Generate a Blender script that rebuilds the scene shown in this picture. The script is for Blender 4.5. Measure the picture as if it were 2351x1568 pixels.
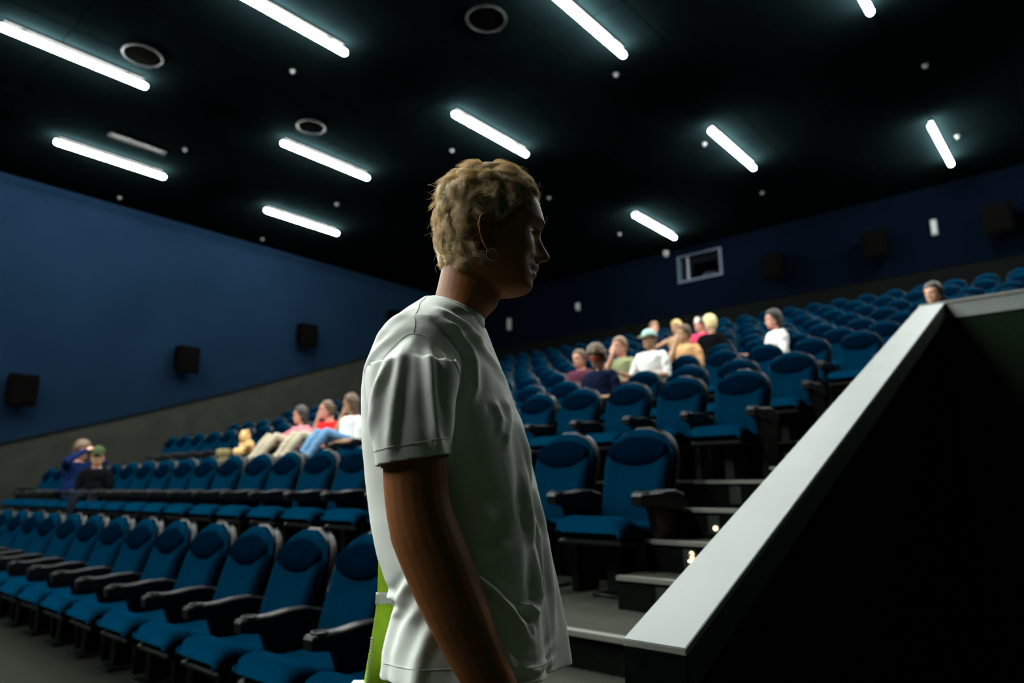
import bpy, bmesh, math, random
import numpy as np
from mathutils import Vector, Matrix, noise, kdtree
random.seed(7); rng = np.random.default_rng(7)
for o in list(bpy.data.objects): bpy.data.objects.remove(o)
SC = bpy.context.scene; COL = SC.collection
PI = math.pi

# ------------------------------------------------------------------ camera, world, exposure
HC = 1.17                                   # eye height above the front floor
cd = bpy.data.cameras.new('camera'); cam = bpy.data.objects.new('camera', cd); COL.objects.link(cam)
cd.sensor_width = 36.0; cd.lens = 1570.0 / 2351.0 * 36.0; cd.clip_start = 0.05; cd.clip_end = 100
cam.location = (0, 0, HC)
YAW = math.radians(41.2); PITCH = math.atan(341.0 / 1570.0)
cam.rotation_euler = (PI / 2 + PITCH, 0, YAW)
cd.dof.use_dof = True; cd.dof.focus_distance = 1.2; cd.dof.aperture_fstop = 2.8
SC.camera = cam
w = bpy.data.worlds.new('world'); SC.world = w; w.use_nodes = True
w.node_tree.nodes['Background'].inputs[0].default_value = (0.02, 0.03, 0.04, 1)
w.node_tree.nodes['Background'].inputs[1].default_value = 0.05
SC.view_settings.view_transform = 'Standard'; SC.view_settings.look = 'None'
SC.view_settings.gamma = 1.0; SC.view_settings.use_curve_mapping = False
SC.view_settings.exposure = 2.2
LAMP_COL = (0.93, 1.0, 0.95); LAMP_STRENGTH = 70.0
SC.cycles.use_denoising = True
SC.cycles.max_bounces = 6
SC.cycles.sample_clamp_indirect = 4.0

# ------------------------------------------------------------------ materials
MATS = {}
def mat(name, col, rough=0.7, metal=0.0, var=0.15, scale=8.0, bump=0.0, bscale=60.0, spec=0.5, emit=None, estr=0.0, sheen=0.0, detail=4, coat=0.0):
    if name in MATS: return MATS[name]
    m = bpy.data.materials.new(name); m.use_nodes = True; nt = m.node_tree; N = nt.nodes; L = nt.links
    b = N['Principled BSDF']
    b.inputs['Roughness'].default_value = rough; b.inputs['Metallic'].default_value = metal
    b.inputs['Specular IOR Level'].default_value = spec
    if spec == 0: b.inputs['IOR'].default_value = 1.0
    if sheen: b.inputs['Sheen Weight'].default_value = sheen; b.inputs['Sheen Roughness'].default_value = 0.5
    if coat: b.inputs['Coat Weight'].default_value = coat; b.inputs['Coat Roughness'].default_value = 0.2
    tc = N.new('ShaderNodeTexCoord')
    if var > 0:
        nz = N.new('ShaderNodeTexNoise'); nz.inputs['Scale'].default_value = scale; nz.inputs['Detail'].default_value = detail
        cr = N.new('ShaderNodeValToRGB')
        cr.color_ramp.elements[0].position = 0.3; cr.color_ramp.elements[1].position = 0.7
        cr.color_ramp.elements[0].color = tuple(c * (1 - var) for c in col) + (1,)
        cr.color_ramp.elements[1].color = tuple(min(1, c * (1 + var)) for c in col) + (1,)
        L.new(tc.outputs['Object'], nz.inputs['Vector']); L.new(nz.outputs['Fac'], cr.inputs['Fac']); L.new(cr.outputs['Color'], b.inputs['Base Color'])
    else: b.inputs['Base Color'].default_value = tuple(col) + (1,)
    if bump > 0:
        n2 = N.new('ShaderNodeTexNoise'); n2.inputs['Scale'].default_value = bscale; n2.inputs['Detail'].default_value = 3
        bp = N.new('ShaderNodeBump'); bp.inputs['Strength'].default_value = bump; bp.inputs['Distance'].default_value = 0.01
        L.new(tc.outputs['Object'], n2.inputs['Vector']); L.new(n2.outputs['Fac'], bp.inputs['Height']); L.new(bp.outputs['Normal'], b.inputs['Normal'])
    if emit:
        b.inputs['Emission Color'].default_value = tuple(emit) + (1,); b.inputs['Emission Strength'].default_value = estr
    MATS[name] = m
    return m
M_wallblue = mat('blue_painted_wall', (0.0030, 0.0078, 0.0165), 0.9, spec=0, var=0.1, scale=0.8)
M_dado = mat('grey_carpet_wainscot', (0.01064, 0.01125, 0.00836), 0.95, spec=.15, var=0.25, scale=3, bump=0.4, bscale=120)
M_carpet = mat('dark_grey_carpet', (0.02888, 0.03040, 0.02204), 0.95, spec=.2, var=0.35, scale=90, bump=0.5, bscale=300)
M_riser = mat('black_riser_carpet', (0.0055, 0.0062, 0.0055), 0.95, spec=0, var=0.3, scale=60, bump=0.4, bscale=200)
M_ceil = mat('black_ceiling_panel', (0.0012, 0.0024, 0.0027), 0.9, var=0.2, scale=2, spec=0)
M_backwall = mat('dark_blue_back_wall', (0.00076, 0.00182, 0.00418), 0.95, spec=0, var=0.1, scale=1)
M_black = mat('black_plastic', (0.00167, 0.00167, 0.00182), 0.42, var=0.1, spec=0.25)
M_shell = mat('charcoal_plastic_shell', (0.006, 0.007, 0.007), 0.45, var=0.1, spec=0.2)
M_blue = mat('blue_seat_fabric', (0.0001, 0.0150, 0.0345), 0.95, var=0.15, scale=120, bump=0.15, bscale=500, spec=0)
M_navy = mat('navy_headrest_fabric', (0.00008, 0.00380, 0.01026), 0.95, var=0.15, scale=120, spec=0)
M_cap = mat('pale_grey_laminate', (0.190, 0.206, 0.200), 0.5, var=0.04, scale=5, bump=0.02, bscale=40)
M_fascia = mat('grey_metal_fascia', (0.19000, 0.20520, 0.19760), 0.45, metal=0.3, var=0.1)
M_darkpanel = mat('black_felt_panel', (0.00266, 0.00319, 0.00304), 0.95, spec=0, var=0.3, scale=40)
M_greenpanel = mat('dark_green_carpet_wall', (0.00836, 0.01444, 0.00760), 0.95, spec=0, var=0.35, scale=120)
M_band = mat('midnight_painted_edging', (0.00760, 0.00912, 0.01976), 0.5, var=0.1)
M_nosing = mat('aluminium_step_edge', (0.15200, 0.15200, 0.12920), 0.6, metal=0.2, var=0.1, scale=30)
M_white = mat('white_plastic', (0.10640, 0.11400, 0.11400), 0.5, var=0.03)
M_dim = mat('off_white_plastic', (0.04560, 0.04940, 0.04940), 0.6, var=0.03)
M_greymetal = mat('grey_metal', (0.16720, 0.19000, 0.21280), 0.4, metal=0.6, var=0.1)
M_tube = mat('glowing_tube', (1, 1, 1), 0.5, var=0, emit=LAMP_COL, estr=LAMP_STRENGTH)
M_steplight = mat('warm_step_lamp', (1, 0.8, 0.5), 0.5, var=0, emit=(1.0, 0.62, 0.25), estr=2.2)
M_spk = mat('matt_black_grille', (0.00114, 0.00114, 0.00106), .9, var=.1, spec=0)
M_glass = mat('dark_window_glass', (0.00760, 0.00912, 0.01140), 0.1, var=0, spec=0.6)

# ------------------------------------------------------------------ mesh helpers
def shade(me, smooth=True, mats=()):
    for m in mats: me.materials.append(m)
    if smooth: me.polygons.foreach_set('use_smooth', [True] * len(me.polygons))
    me.update()
def obj_from(name, V, F, m=None, parent=None, smooth=True, fix=False):
    me = bpy.data.meshes.new(name); me.from_pydata([tuple(map(float, v)) for v in V], [], [tuple(int(i) for i in f) for f in F])
    if fix:
        bm = bmesh.new(); bm.from_mesh(me); bmesh.ops.recalc_face_normals(bm, faces=bm.faces); bm.to_mesh(me); bm.free()
    shade(me, smooth, [m] if m else [])
    o = bpy.data.objects.new(name, me); COL.objects.link(o)
    if parent: o.parent = parent
    return o
class MB:                                    # collects solids, builds one mesh
    def __init__(s): s.V = []; s.F = []
    def add(s, V, F):
        k = len(s.V); s.V += [tuple(v) for v in V]; s.F += [tuple(i + k for i in f) for f in F]; return s
    def box(s, x0, x1, y0, y1, z0, z1, ch=0.0):
        if ch <= 0:
            V = [(x, y, z) for z in (z0, z1) for y in (y0, y1) for x in (x0, x1)]
            return s.add(V, [(0, 2, 3, 1), (4, 5, 7, 6), (0, 1, 5, 4), (2, 6, 7, 3), (0, 4, 6, 2), (1, 3, 7, 5)])
        rings = []
        for z, c in ((z0, ch), (z0 + ch, 0), (z1 - ch, 0), (z1, ch)):
            rings.append([(x0 + c + ch, y0 + c, z), (x1 - c - ch, y0 + c, z), (x1 - c, y0 + c + ch, z), (x1 - c, y1 - c - ch, z), (x1 - c - ch, y1 - c, z), (x0 + c + ch, y1 - c, z), (x0 + c, y1 - c - ch, z), (x0 + c, y0 + c + ch, z)])
        return s.loft(rings)
    def loft(s, rings, cap=True, closed=True):
        n = len(rings[0]); V = [p for r in rings for p in r]; F = []
        for i in range(len(rings) - 1):
            for j in range(n if closed else n - 1):
                k = (j + 1) % n; F.append((i * n + j, i * n + k, (i + 1) * n + k, (i + 1) * n + j))
        if cap: F.append(tuple(range(n))[::-1]); F.append(tuple((len(rings) - 1) * n + j for j in range(n)))
        return s.add(V, F)
    def prism(s, poly, x0, x1):               # polygon in (y,z) extruded along x
        n = len(poly); V = [(x0, y, z) for y, z in poly] + [(x1, y, z) for y, z in poly]
        F = [(j, (j + 1) % n, n + (j + 1) % n, n + j) for j in range(n)] + [tuple(range(n))[::-1], tuple(n + j for j in range(n))]
        return s.add(V, F)
    def cyl(s, c, axis, r, h, n=20, r2=None):
        c = Vector(c); a = Vector(axis).normalized(); u = a.orthogonal().normalized(); v = a.cross(u); r2 = r if r2 is None else r2
        R = []
        for hh, rr in ((0, r), (h, r2)): R.append([tuple(c + a * hh + (u * math.cos(t) + v * math.sin(t)) * rr) for t in [2 * PI * j / n for j in range(n)]])
        return s.loft(R)
    def tube(s, P, R, n=12, sy=1.0, cap=True, up=None):
        P = [Vector(p) for p in P]; rings = []
        if not hasattr(R, '__len__'): R = [R] * len(P)
        u = None
        for i, p in enumerate(P):
            t = (P[min(i + 1, len(P) - 1)] - P[max(i - 1, 0)]).normalized()
            if u is None: u = (Vector(up) if up else (Vector((0, 1, 0)) if abs(t.y) < 0.9 else Vector((1, 0, 0))))
            u = (u - t * u.dot(t)).normalized(); v = t.cross(u)
            rr = R[i]
            rings.append([tuple(p + u * math.cos(a) * rr * sy + v * math.sin(a) * rr) for a in [2 * PI * j / n for j in range(n)]])
        if cap:
            def cp(p, d, r0, sg):
                out = []
                for k in (0.5, 0.85): out.append((k, math.sqrt(1 - k * k)))
                return out
            t0 = (P[0] - P[1]).normalized(); t1 = (P[-1] - P[-2]).normalized()
            def scale_ring(ring, c, f, off): return [tuple(c + (Vector(q) - c) * f + off) for q in ring]
            pre = [scale_ring(rings[0], P[0], f, t0 * R[0] * k) for k, f in ((0.97, 0.2), (0.8, 0.6), (0.45, 0.89))]
            post = [scale_ring(rings[-1], P[-1], f, t1 * R[-1] * k) for k, f in ((0.45, 0.89), (0.8, 0.6), (0.97, 0.2))]
            rings = pre + rings + post
        return s.loft(rings)
    def build(s, name, m=None, parent=None, smooth=False, fix=True):
        return obj_from(name, s.V, s.F, m, parent, smooth, fix)
def smooth_path(P, n):                        # Catmull-Rom resample
    P = [Vector(p) for p in P]; Q = [P[0] * 2 - P[1]] + P + [P[-1] * 2 - P[-2]]; out = []
    m = len(P) - 1
    for i in range(n):
        t = i / (n - 1) * m; k = min(int(t), m - 1); f = t - k
        a, b, c, d = Q[k], Q[k + 1], Q[k + 2], Q[k + 3]
        out.append(0.5 * ((2 * b) + (c - a) * f + (2 * a - 5 * b + 4 * c - d) * f * f + (3 * b - a - 3 * c + d) * f ** 3))
    return out
def tag(o, label=None, cat=None, group=None, kind=None):
    if label: o['label'] = label
    if cat: o['category'] = cat
    if group: o['group'] = group
    if kind: o['kind'] = kind
    return o
def empty(name, loc=(0, 0, 0), rz=0.0):
    o = bpy.data.objects.new(name, None); COL.objects.link(o); o.location = loc; o.rotation_euler = (0, 0, rz); o.empty_display_size = 0.2; return o
def copy_tree(o, parent=None):
    c = o.copy(); COL.objects.link(c)
    if parent: c.parent = parent
    for ch in o.children: copy_tree(ch, c)
    return c
ONES = ['', 'first', 'second', 'third', 'fourth', 'fifth', 'sixth', 'seventh', 'eighth', 'ninth', 'tenth', 'eleventh', 'twelfth', 'thirteenth', 'fourteenth', 'fifteenth', 'sixteenth', 'seventeenth', 'eighteenth', 'nineteenth', 'twentieth']
def ordinal(n):
    if n <= 20: return ONES[n]
    return ('thirtieth' if n == 30 else 'twenty-' + ONES[n - 20]) if n <= 30 else 'thirty-' + ONES[n - 30]

# ------------------------------------------------------------------ room shell
XL, XR, YF, YB, ZC = -16.5, 7.0, -7.0, 16.3, 7.57
XS = -1.97                                    # left ends of the stairs
XB0, XB1 = -0.90, -0.745                      # balustrade faces
# row: (Y of backrest top, floor z, rightmost seat X, spacing, number)
ROWS = [('front', 2.33, 0.0, -2.43, 0.57, 21), ('second', 3.75, 0.592, -2.20, 0.57, 21), ('third', 5.65, 1.225, -2.32, 0.56, 21),
        ('fourth', 6.85, 1.56, -2.30, 0.56, 21), ('fifth', 8.10, 1.945, -1.97, 0.53, 23), ('sixth', 9.30, 2.285, -1.45, 0.53, 24),
        ('seventh', 10.50, 2.645, -1.47, 0.53, 24), ('eighth', 11.70, 3.035, 0.19, 0.53, 27), ('ninth', 12.95, 3.435, 0.15, 0.53, 27),
        ('tenth', 14.20, 3.86, 0.22, 0.53, 27), ('top', 15.40, 4.26, 0.165, 0.53, 27)]
EDGE = [None, 2.49, 3.95] + [ROWS[i - 1][1] + 0.15 for i in range(3, len(ROWS))] + [YB]
fl = MB().box(XL - .2, XR + .2, YF - .2, YB + .2, -0.12, 0.0).build('floor', mat('shaded_floor_carpet', (0.012, 0.0145, 0.0095), 0.95, var=0.35, scale=70, bump=0.5, bscale=300, spec=.1)); tag(fl, kind='structure')  # floor carpet colour darkened to stand for shade around the seats
for i in range(1, len(ROWS)):
    z = ROWS[i][2]; y0, y1 = EDGE[i], EDGE[i + 1]
    x1 = XS if i < 4 else XR
    if i == 1: x1 = XB0
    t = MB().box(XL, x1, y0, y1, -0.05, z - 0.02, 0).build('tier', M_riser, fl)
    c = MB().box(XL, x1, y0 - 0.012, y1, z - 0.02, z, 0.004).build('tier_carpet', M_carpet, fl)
MB().box(XB1, XR, 5.52, EDGE[4], -0.05, 1.95).build('tier', M_riser, fl)

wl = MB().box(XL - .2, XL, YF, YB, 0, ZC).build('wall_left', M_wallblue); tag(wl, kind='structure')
# raked wainscot on the left wall
top = [(-7.0, 0.9), (0.0, 1.05), (3.58, 2.03), (5.51, 2.64), (7.95, 3.46), (12.08, 4.95), (16.3, 6.45)]
MB().prism([(y, -0.0) for y, z in (top[0], top[-1])] + [(y, z) for y, z in top[::-1]], XL + 0.001, XL + 0.05).build('wainscot', M_dado, wl)
for (ya, za), (yb, zb) in zip(top[:-1], top[1:]):
    MB().prism([(ya, za - .005), (yb, zb - .005), (yb, zb + 0.045), (ya, za + 0.045)], XL + 0.001, XL + 0.075).build('rail', M_darkpanel, wl)
# back wall with its projection window opening
WX0, WX1, WZ0, WZ1 = -8.28, -7.02, 6.60, 7.36
wb = MB()
wb.box(XL, WX0, YB, YB + .3, 0, ZC).box(WX1, XR, YB, YB + .3, 0, ZC).box(WX0, WX1, YB, YB + .3, 0, WZ0).box(WX0, WX1, YB, YB + .3, WZ1, ZC)
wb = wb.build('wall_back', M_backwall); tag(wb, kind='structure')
MB().box(XL + .05, XR, YB - 0.05, YB - .001, 3.9, 5.72).build('wainscot', M_darkpanel, wb)
MB().box(XL + .05, XR, YB - 0.07, YB - .001, 5.72, 5.78).build('rail', M_backwall, wb)
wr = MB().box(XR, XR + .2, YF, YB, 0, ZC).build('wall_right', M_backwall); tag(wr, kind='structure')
wf = MB().box(XL, XR, YF - .2, YF, 0, ZC).build('wall_front', M_darkpanel); tag(wf, kind='structure')
ce = MB().box(XL - .2, XR + .2, YF - .2, YB + .3, ZC + .03, ZC + .2).build('ceiling', M_ceil); tag(ce, kind='structure')
pw, pl_ = 1.205, 4.0
pane0 = None
nx = int((XR - XL) / 1.205)
ny = int((YB - YF) / 4.0)
px = (XR - XL) / nx; py = (YB - YF) / ny
for i in range(nx):
    for j in range(ny):
        if pane0 is None:
            pane0 = MB().box(0, px - .012, 0, py - .012, 0, 0.03, 0.004).build('ceiling_panel', M_ceil, ce); p = pane0
        else:
            p = pane0.copy(); COL.objects.link(p)
        p.location = (XL + i * px + .006, YF + j * py + .006, ZC + random.uniform(-.002, .002))
# projection window
wn = MB()
for a in ((WX0, WX0 + .07, WZ0, WZ1), (WX1 - .07, WX1, WZ0, WZ1), (WX0 + .07, WX1 - .07, WZ0, WZ0 + .07), (WX0 + .07, WX1 - .07, WZ1 - .05, WZ1)):
    wn.box(a[0], a[1], YB - .04, YB + .26, a[2], a[3])
wn = wn.build('window_1', mat('window_frame_paint', (0.026, 0.036, 0.055), 0.7, spec=.2)); tag(wn, kind='structure')
MB().box(WX0 - .2, WX1 + .2, YB + 1.35, YB + 1.4, WZ0 - .3, WZ1 + .2).build('booth_wall', M_darkpanel, wn)
gl = MB().box(WX0 + .07, WX1 - .07, YB + .10, YB + .108, WZ0 + .07, WZ1 - .05).build('pane', None, wn)
gm = bpy.data.materials.new('clear_glass'); gm.use_nodes = True; g = gm.node_tree.nodes['Principled BSDF']
g.inputs['Transmission Weight'].default_value = 1; g.inputs['Roughness'].default_value = 0.0; g.inputs['IOR'].default_value = 1.02; gl.data.materials.append(gm)
MB().box(WX0 + .24, WX0 + .29, YB + .05, YB + .09, WZ0 + .07, WZ1 - .05).build('mullion', M_greymetal, wn)
pj = empty('projector', (-7.35, YB + .7, 6.62)); tag(pj, 'grey digital projector behind the booth window in the back wall', 'projector')
MB().box(-.42, .3, -.32, .3, .0, .30, .03).build('body', mat('projector_casing', (0.16, 0.18, 0.18), .5), pj)
MB().cyl((.12, -.33, .17), (0, -1, 0), .11, .12, 24).build('lens_barrel', M_black, pj)
MB().cyl((.12, -.455, .17), (0, -1, 0), .085, .01, 24).build('lens', M_glass, pj)
MB().box(-.35, -.1, -.335, -.32, .08, .2).build('vent', M_black, pj)
MB().box(-.3, .2, -.25, .25, -.32, 0).build('pedestal', M_greymetal, pj)

# ------------------------------------------------------------------ ceiling lamps
def lamp(x, y0, y1, label):
    r = empty('ceiling_light', (x, (y0 + y1) / 2, ZC)); tag(r, label, 'light', 'linear tube lights on the black ceiling')
    h = (y1 - y0) / 2
    MB().box(-.03, .03, -h * .94, h * .94, -.045, 0.0, .004).build('mounting_rail', M_black, r)
    for s in (-1, 1): MB().box(-.012, .012, s * h * .7 - .02, s * h * .7 + .02, -.11, -.04).build('bracket', M_black, r)
    b = MB(); P = [(0, -h + .035, -.14), (0, h - .035, -.14)]
    b.tube(P, .045, 16).build('tube', M_tube, r, smooth=True)
LAMPS = [(-13.9, 3.12, 5.08, 'white tube light nearest the left wall, nearer of the two there'),
         (-13.9, 7.30, 9.27, 'short-looking white tube light close to the left wall above the last wall speakers'),
         (-10.8, 1.57, 3.52, 'long white tube light running out of the left edge of the picture'),
         (-10.8, 5.89, 7.85, 'white tube light left of the standing man, second row of lamps from the left'),
         (-7.7, 3.14, 5.10, 'white tube light cut by the top edge, left of centre'),
         (-7.7, 7.28, 9.23, 'white tube light directly above the head of the standing man'),
         (-7.7, 13.1, 15.08, 'far white tube light beside the projection window'),
         (-4.66, 5.87, 7.84, 'white tube light cut by the top edge, right of centre'),
         (-4.66, 10.68, 12.65, 'white tube light right of centre above the projection window'),
         (-1.67, 7.27, 9.23, 'white tube light at the top right corner, mostly out of the picture'),
         (-1.67, 13.07, 15.04, 'steeply running white tube light at the far right')]
for a in LAMPS: lamp(*a)
for (x, y, lb) in ((-13.9, -1.1, 'left wall'), (-10.8, -2.6, 'second lamp row'), (-7.7, -1.0, 'third lamp row'), (-4.66, 1.6, 'row above the parapet foot'), (-4.66, -1.0, 'floor before the front row'), (-4.66, -3.6, 'fourth lamp row'), (-7.7, -3.6, 'screen end'), (-13.9, -5.3, 'left corner of the screen end'), (-7.7, -6.3, 'screen'), (-4.66, -6.3, 'screen, right part'), (1.4, 11.5, 'upper rows right of the frame'), (-10.8, -6.4, 'far corner by the screen')):
    lamp(x, y, y + 1.96, 'added white tube light out of the picture, over the ' + lb)  # unseen lamps, added to light the man and the parapet
# round ceiling loudspeakers, detector heads, air slot
def ring(x, y, r, label):
    e = empty('ceiling_speaker', (x, y, ZC)); tag(e, label, 'speaker')
    b = MB(); b.tube([(math.cos(t) * r, math.sin(t) * r, -.012) for t in [2 * PI * k / 40 for k in range(41)]], .014, 8, cap=False).build('rim', mat('dark_grey_rim', (0.003, 0.004, 0.0045), .6, spec=.08), e, smooth=True)
    MB().cyl((0, 0, -.001), (0, 0, -1), r * .95, .01, 32).build('grille', M_spk, e)
ring(-10.2, 3.22, .27, 'large round ceiling speaker ring at the top left beside the long tube light')
ring(-10.1, 6.05, .24, 'round ceiling speaker ring just above a tube light left of the standing man')
ring(-5.75, 6.03, .27, 'round ceiling speaker ring at the top centre of the ceiling')
for (x, y, lb) in [(-8.86, 4.92, 'between the two upper left tube lights'), (-5.11, 8.32, 'below the end of the top centre tube light'), (-5.06, 11.29, 'at the near end of the right-hand tube light'),
                   (-1.41, 14.1, 'right of the steep tube light at far right'), (-8.83, 8.33, 'just above the hair of the standing man'), (-12.66, 4.93, 'at the end of the air slot on the left'),
                   (-16.0, 4.95, 'above the left wall near the picture edge'), (-15.99, 8.39, 'low above the left wall'), (-12.63, 8.35, 'above the smallest left tube light'),
                   (-8.79, 14.2, 'above the projection window, left side'), (-8.78, 11.28, 'right of the standing man at forehead height'), (-5.08, 14.15, 'between projection window and far right tube light'),
                   (-1.4, 11.26, 'near the upper right corner of the picture')]:
    e = empty('smoke_detector', (x, y, ZC)); tag(e, 'tiny white ceiling sensor ' + lb, 'sensor')
    MB().cyl((0, 0, 0), (0, 0, -1), .042, .02, 16).build('base', M_dim, e)
    MB().cyl((0, 0, -.02), (0, 0, -1), .032, .035, 16, .02).build('sensor_head', M_dim, e)
e = empty('air_vent', (-13.1, 4.25, ZC)); tag(e, 'long narrow slotted air vent above the left tube lights', 'vent')
MB().box(-.09, -.06, -.5, .5, -.02, 0).box(.06, .09, -.5, .5, -.02, 0).box(-.06, .06, -.5, -.47, -.02, 0).box(-.06, .06, .47, .5, -.02, 0).build('frame', mat('vent_frame_paint', (.0022, .003, .003), .8, spec=.03), e)
for k in range(3): MB().box(-.045 + k * .035, -.035 + k * .035, -.47, .47, -.012, 0).build('slat', M_black, e)
# small white boxes on the back wall
for (x, z, s, lb) in [(-14.35, 6.45, .2, 'behind the collar of the standing man'), (-11.6, 6.55, .12, 'between the man\'s chin and the projection window'), (-2.27, 6.63, .18, 'at far right below the ceiling')]:
    e = empty('wall_lamp', (x, YB, z)); tag(e, 'small white box on the back wall ' + lb, 'wall box')
    MB().box(-.06, .06, -.10, 0, -s, s, .015).build('housing', M_white, e)
    MB().box(-.045, .045, -.108, -.10, -s * .7, s * .7).build('diffuser', mat('frosted_cover', (0.16, 0.17, 0.17), .5), e)
e = empty('security_camera', (-8.55, YB - .12, 7.42)); tag(e, 'small white dome camera beside the projection window', 'camera')
MB().cyl((0, 0, .15), (0, 0, -1), .075, .12, 20).build('housing', M_white, e)
MB().cyl((0, 0, .03), (0, 0, -1), .06, .06, 20, .02).build('dome', M_white, e)
# loudspeakers
def wall_speaker(x, y, z, face, label, grp):
    e = empty('wall_speaker', (x, y, z), face); tag(e, label, 'speaker', grp)
    b = MB(); rings = []
    for yy, sx, sz in ((.0, .20, .24), (-.05, .22, .26), (-.34, .26, .32), (-.37, .25, .31)):
        dz = yy * .25
        rings.append([(sx * cx, yy - .10, sz * cz + dz) for cx, cz in ((-1, -.9), (-.9, -1), (.9, -1), (1, -.9), (1, .9), (.9, 1), (-.9, 1), (-1, .9))])
    b.loft(rings).build('cabinet', M_spk, e)
    b = MB().box(-.22, .22, -.495, -.475, -.36, .19, .01).build('grille', M_spk, e)
    MB().box(-.05, .05, -.12, 0, -.08, .08).build('bracket', M_greymetal, e)
for k, (y, z, lb) in enumerate([(3.71, 3.18, 'nearest the left picture edge'), (6.85, 4.24, 'second from the picture edge'), (10.0, 5.36, 'third from the picture edge'), (13.07, 6.35, 'half behind the standing man')]):
    wall_speaker(XL, y, z, PI / 2, 'black box loudspeaker on the blue left wall, ' + lb, 'loudspeakers on the left wall')
for k, (x, z, lb) in enumerate([(-5.6, 6.5, 'right of the projection window'), (-3.36, 6.5, 'midway between projection window and right edge'), (-1.14, 6.5, 'at the right picture edge')]):
    wall_speaker(x, YB, z, 0, 'dark loudspeaker on the dim back wall, ' + lb, 'loudspeakers on the back wall')

# ------------------------------------------------------------------ stairs
st = empty('staircase', (0, 0, 0)); tag(st, 'dark carpeted aisle stairs with pale metal step edges beside the sloping parapet', 'stairs', kind='structure')
STEPS = [(1.38, .148), (1.75, .296), (2.12, .444), (3.05, .750), (3.34, .908), (3.64, 1.067), (3.95, 1.225), (5.18, 1.337), (5.49, 1.449), (5.80, 1.560), (6.2, 1.688), (6.6, 1.816)]
for k, (y, z) in enumerate(STEPS):
    y1 = 2.49 if k < 3 else (3.95 if k < 6 else (5.80 if k < 9 else EDGE[4]))
    if k == 6: y1 = 5.80
    if k == 9: y1 = EDGE[4]
    z0 = 0.0 if k < 3 else (.592 if k < 6 else (1.2 if k < 9 else 1.5))
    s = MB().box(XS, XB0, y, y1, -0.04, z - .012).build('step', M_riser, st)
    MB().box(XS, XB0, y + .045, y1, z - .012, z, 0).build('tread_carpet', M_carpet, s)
    MB().box(XS, XB0, y - .012, y + .030, z - .012, z + .003, 0).box(XS, XB0, y - .012, y, z - .018, z - .012, 0).build('nosing', M_nosing, s)
MB().box(XL, XB0, 2.470, 2.510, .592, .597).box(XL, XB0, 2.462, 2.470, .575, .597).build('nosing', M_nosing, st)
# dim plates and lit lamps in the risers
for k, (y, z) in enumerate(STEPS[3:7]):
    e = empty('riser_vent', (-1.715, y - .002, z - .085)); tag(e, 'small grey plate in the stair riser, %s step above the landing' % ordinal(k + 1), 'plate', 'plates in the stair risers')
    MB().box(-.035, .035, -.006, 0, -.05, .05, .002).build('plate', mat('dull_plate', (0.022, 0.024, 0.022), .7, spec=.1), e)
for (x, y, z, lb, num) in [(-1.60, 3.05, .66, 'lit', True), (-1.62, 3.34, .80, 'lit', False)]: pass
def step_lamp(x, y, z, label, num):
    e = empty('step_light', (x, y - .001, z)); tag(e, label, 'light')
    MB().cyl((0, 0, 0), (0, -1, 0), .021, .008, 20).build('bezel', M_greymetal, e)
    if num:
        cu = bpy.data.curves.new('number', 'FONT'); cu.body = '2'; cu.size = .045; cu.extrude = .001; cu.align_x = 'CENTER'; cu.align_y = 'CENTER'
        t0 = bpy.data.objects.new('tmp', cu); COL.objects.link(t0); nm_ = bpy.data.meshes.new_from_object(t0.evaluated_get(bpy.context.evaluated_depsgraph_get())); bpy.data.objects.remove(t0); nm_.materials.clear(); nm_.materials.append(M_steplight); o = bpy.data.objects.new('number', nm_); COL.objects.link(o); o.parent = e; o.location = (0, -.0105, 0); o.rotation_euler = (PI / 2, 0, 0)
        MB().cyl((0, -.008, 0), (0, -1, 0), .018, .001, 20).build('lens', mat('dim_amber_lens', (.3, .18, .1), .4, var=0), e)
        MB().box(-.02, .02, -.012, -.002, -.033, -.024).build('lamp_slot', M_steplight, e)
    else:
        MB().cyl((0, -.008, 0), (0, -1, 0), .010, .004, 16).build('lens', M_steplight, e)
step_lamp(-1.700, 3.34, .845, 'round amber step light showing the number 2 on a low stair riser', True)
step_lamp(-1.705, 3.64, .966, 'small bare warm step light on the riser above the numbered one', False)

# ------------------------------------------------------------------ balustrade
bl = empty('balustrade', (XB0, 1.41, 0)); tag(bl, 'dark sloping stair parapet with a wide pale grey top cap', 'balustrade')
def L(o): o.location = (-XB0, -1.41, 0)       # children are written in room coordinates
SL = (2.43 - .843) / (5.36 - 1.41)
zc = lambda y: .843 + (y - 1.41) * SL
y0, y1 = 1.41, 5.36
L(MB().prism([(y0 + .006, -0.0), (y1, -0.0), (y1, zc(y1) - .012), (y0 + .006, zc(y0) - .012)], XB0 + .006, XB1 - .006).build('panel', M_darkpanel, bl))
b = MB(); n = 14; rings = []
for k in range(n + 1):
    y = y0 + (y1 - y0) * k / n; z = zc(y)
    rings.append([(XB0, y, z - .016), (XB1, y, z - .016), (XB1, y, z - .002), (XB1 - .003, y, z), (XB0 + .003, y, z), (XB0, y, z - .002)])
L(b.loft(rings).build('cap', M_cap, bl))
for s, x0, x1 in ((0, XB1 - .006, XB1 - .001), (1, XB0 + .001, XB0 + .006)):
    L(MB().prism([(y0 + .001, zc(y0) - .016), (y0 + .001, zc(y0) - .10), (y1, zc(y1) - .10), (y1, zc(y1) - .016)], x0, x1).build('edging', M_band, bl))
    L(MB().prism([(y0 + .001, 0), (y0 + .055, 0), (y0 + .055, zc(y0) - .08), (y0 + .001, zc(y0) - .10)], x0, x1).build('edging', M_band, bl))
L(MB().box(XB0 + .001, XB1 - .001, y0, y0 + .006, 0, zc(y0) - .016).build('end_panel', M_darkpanel, bl))
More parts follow.
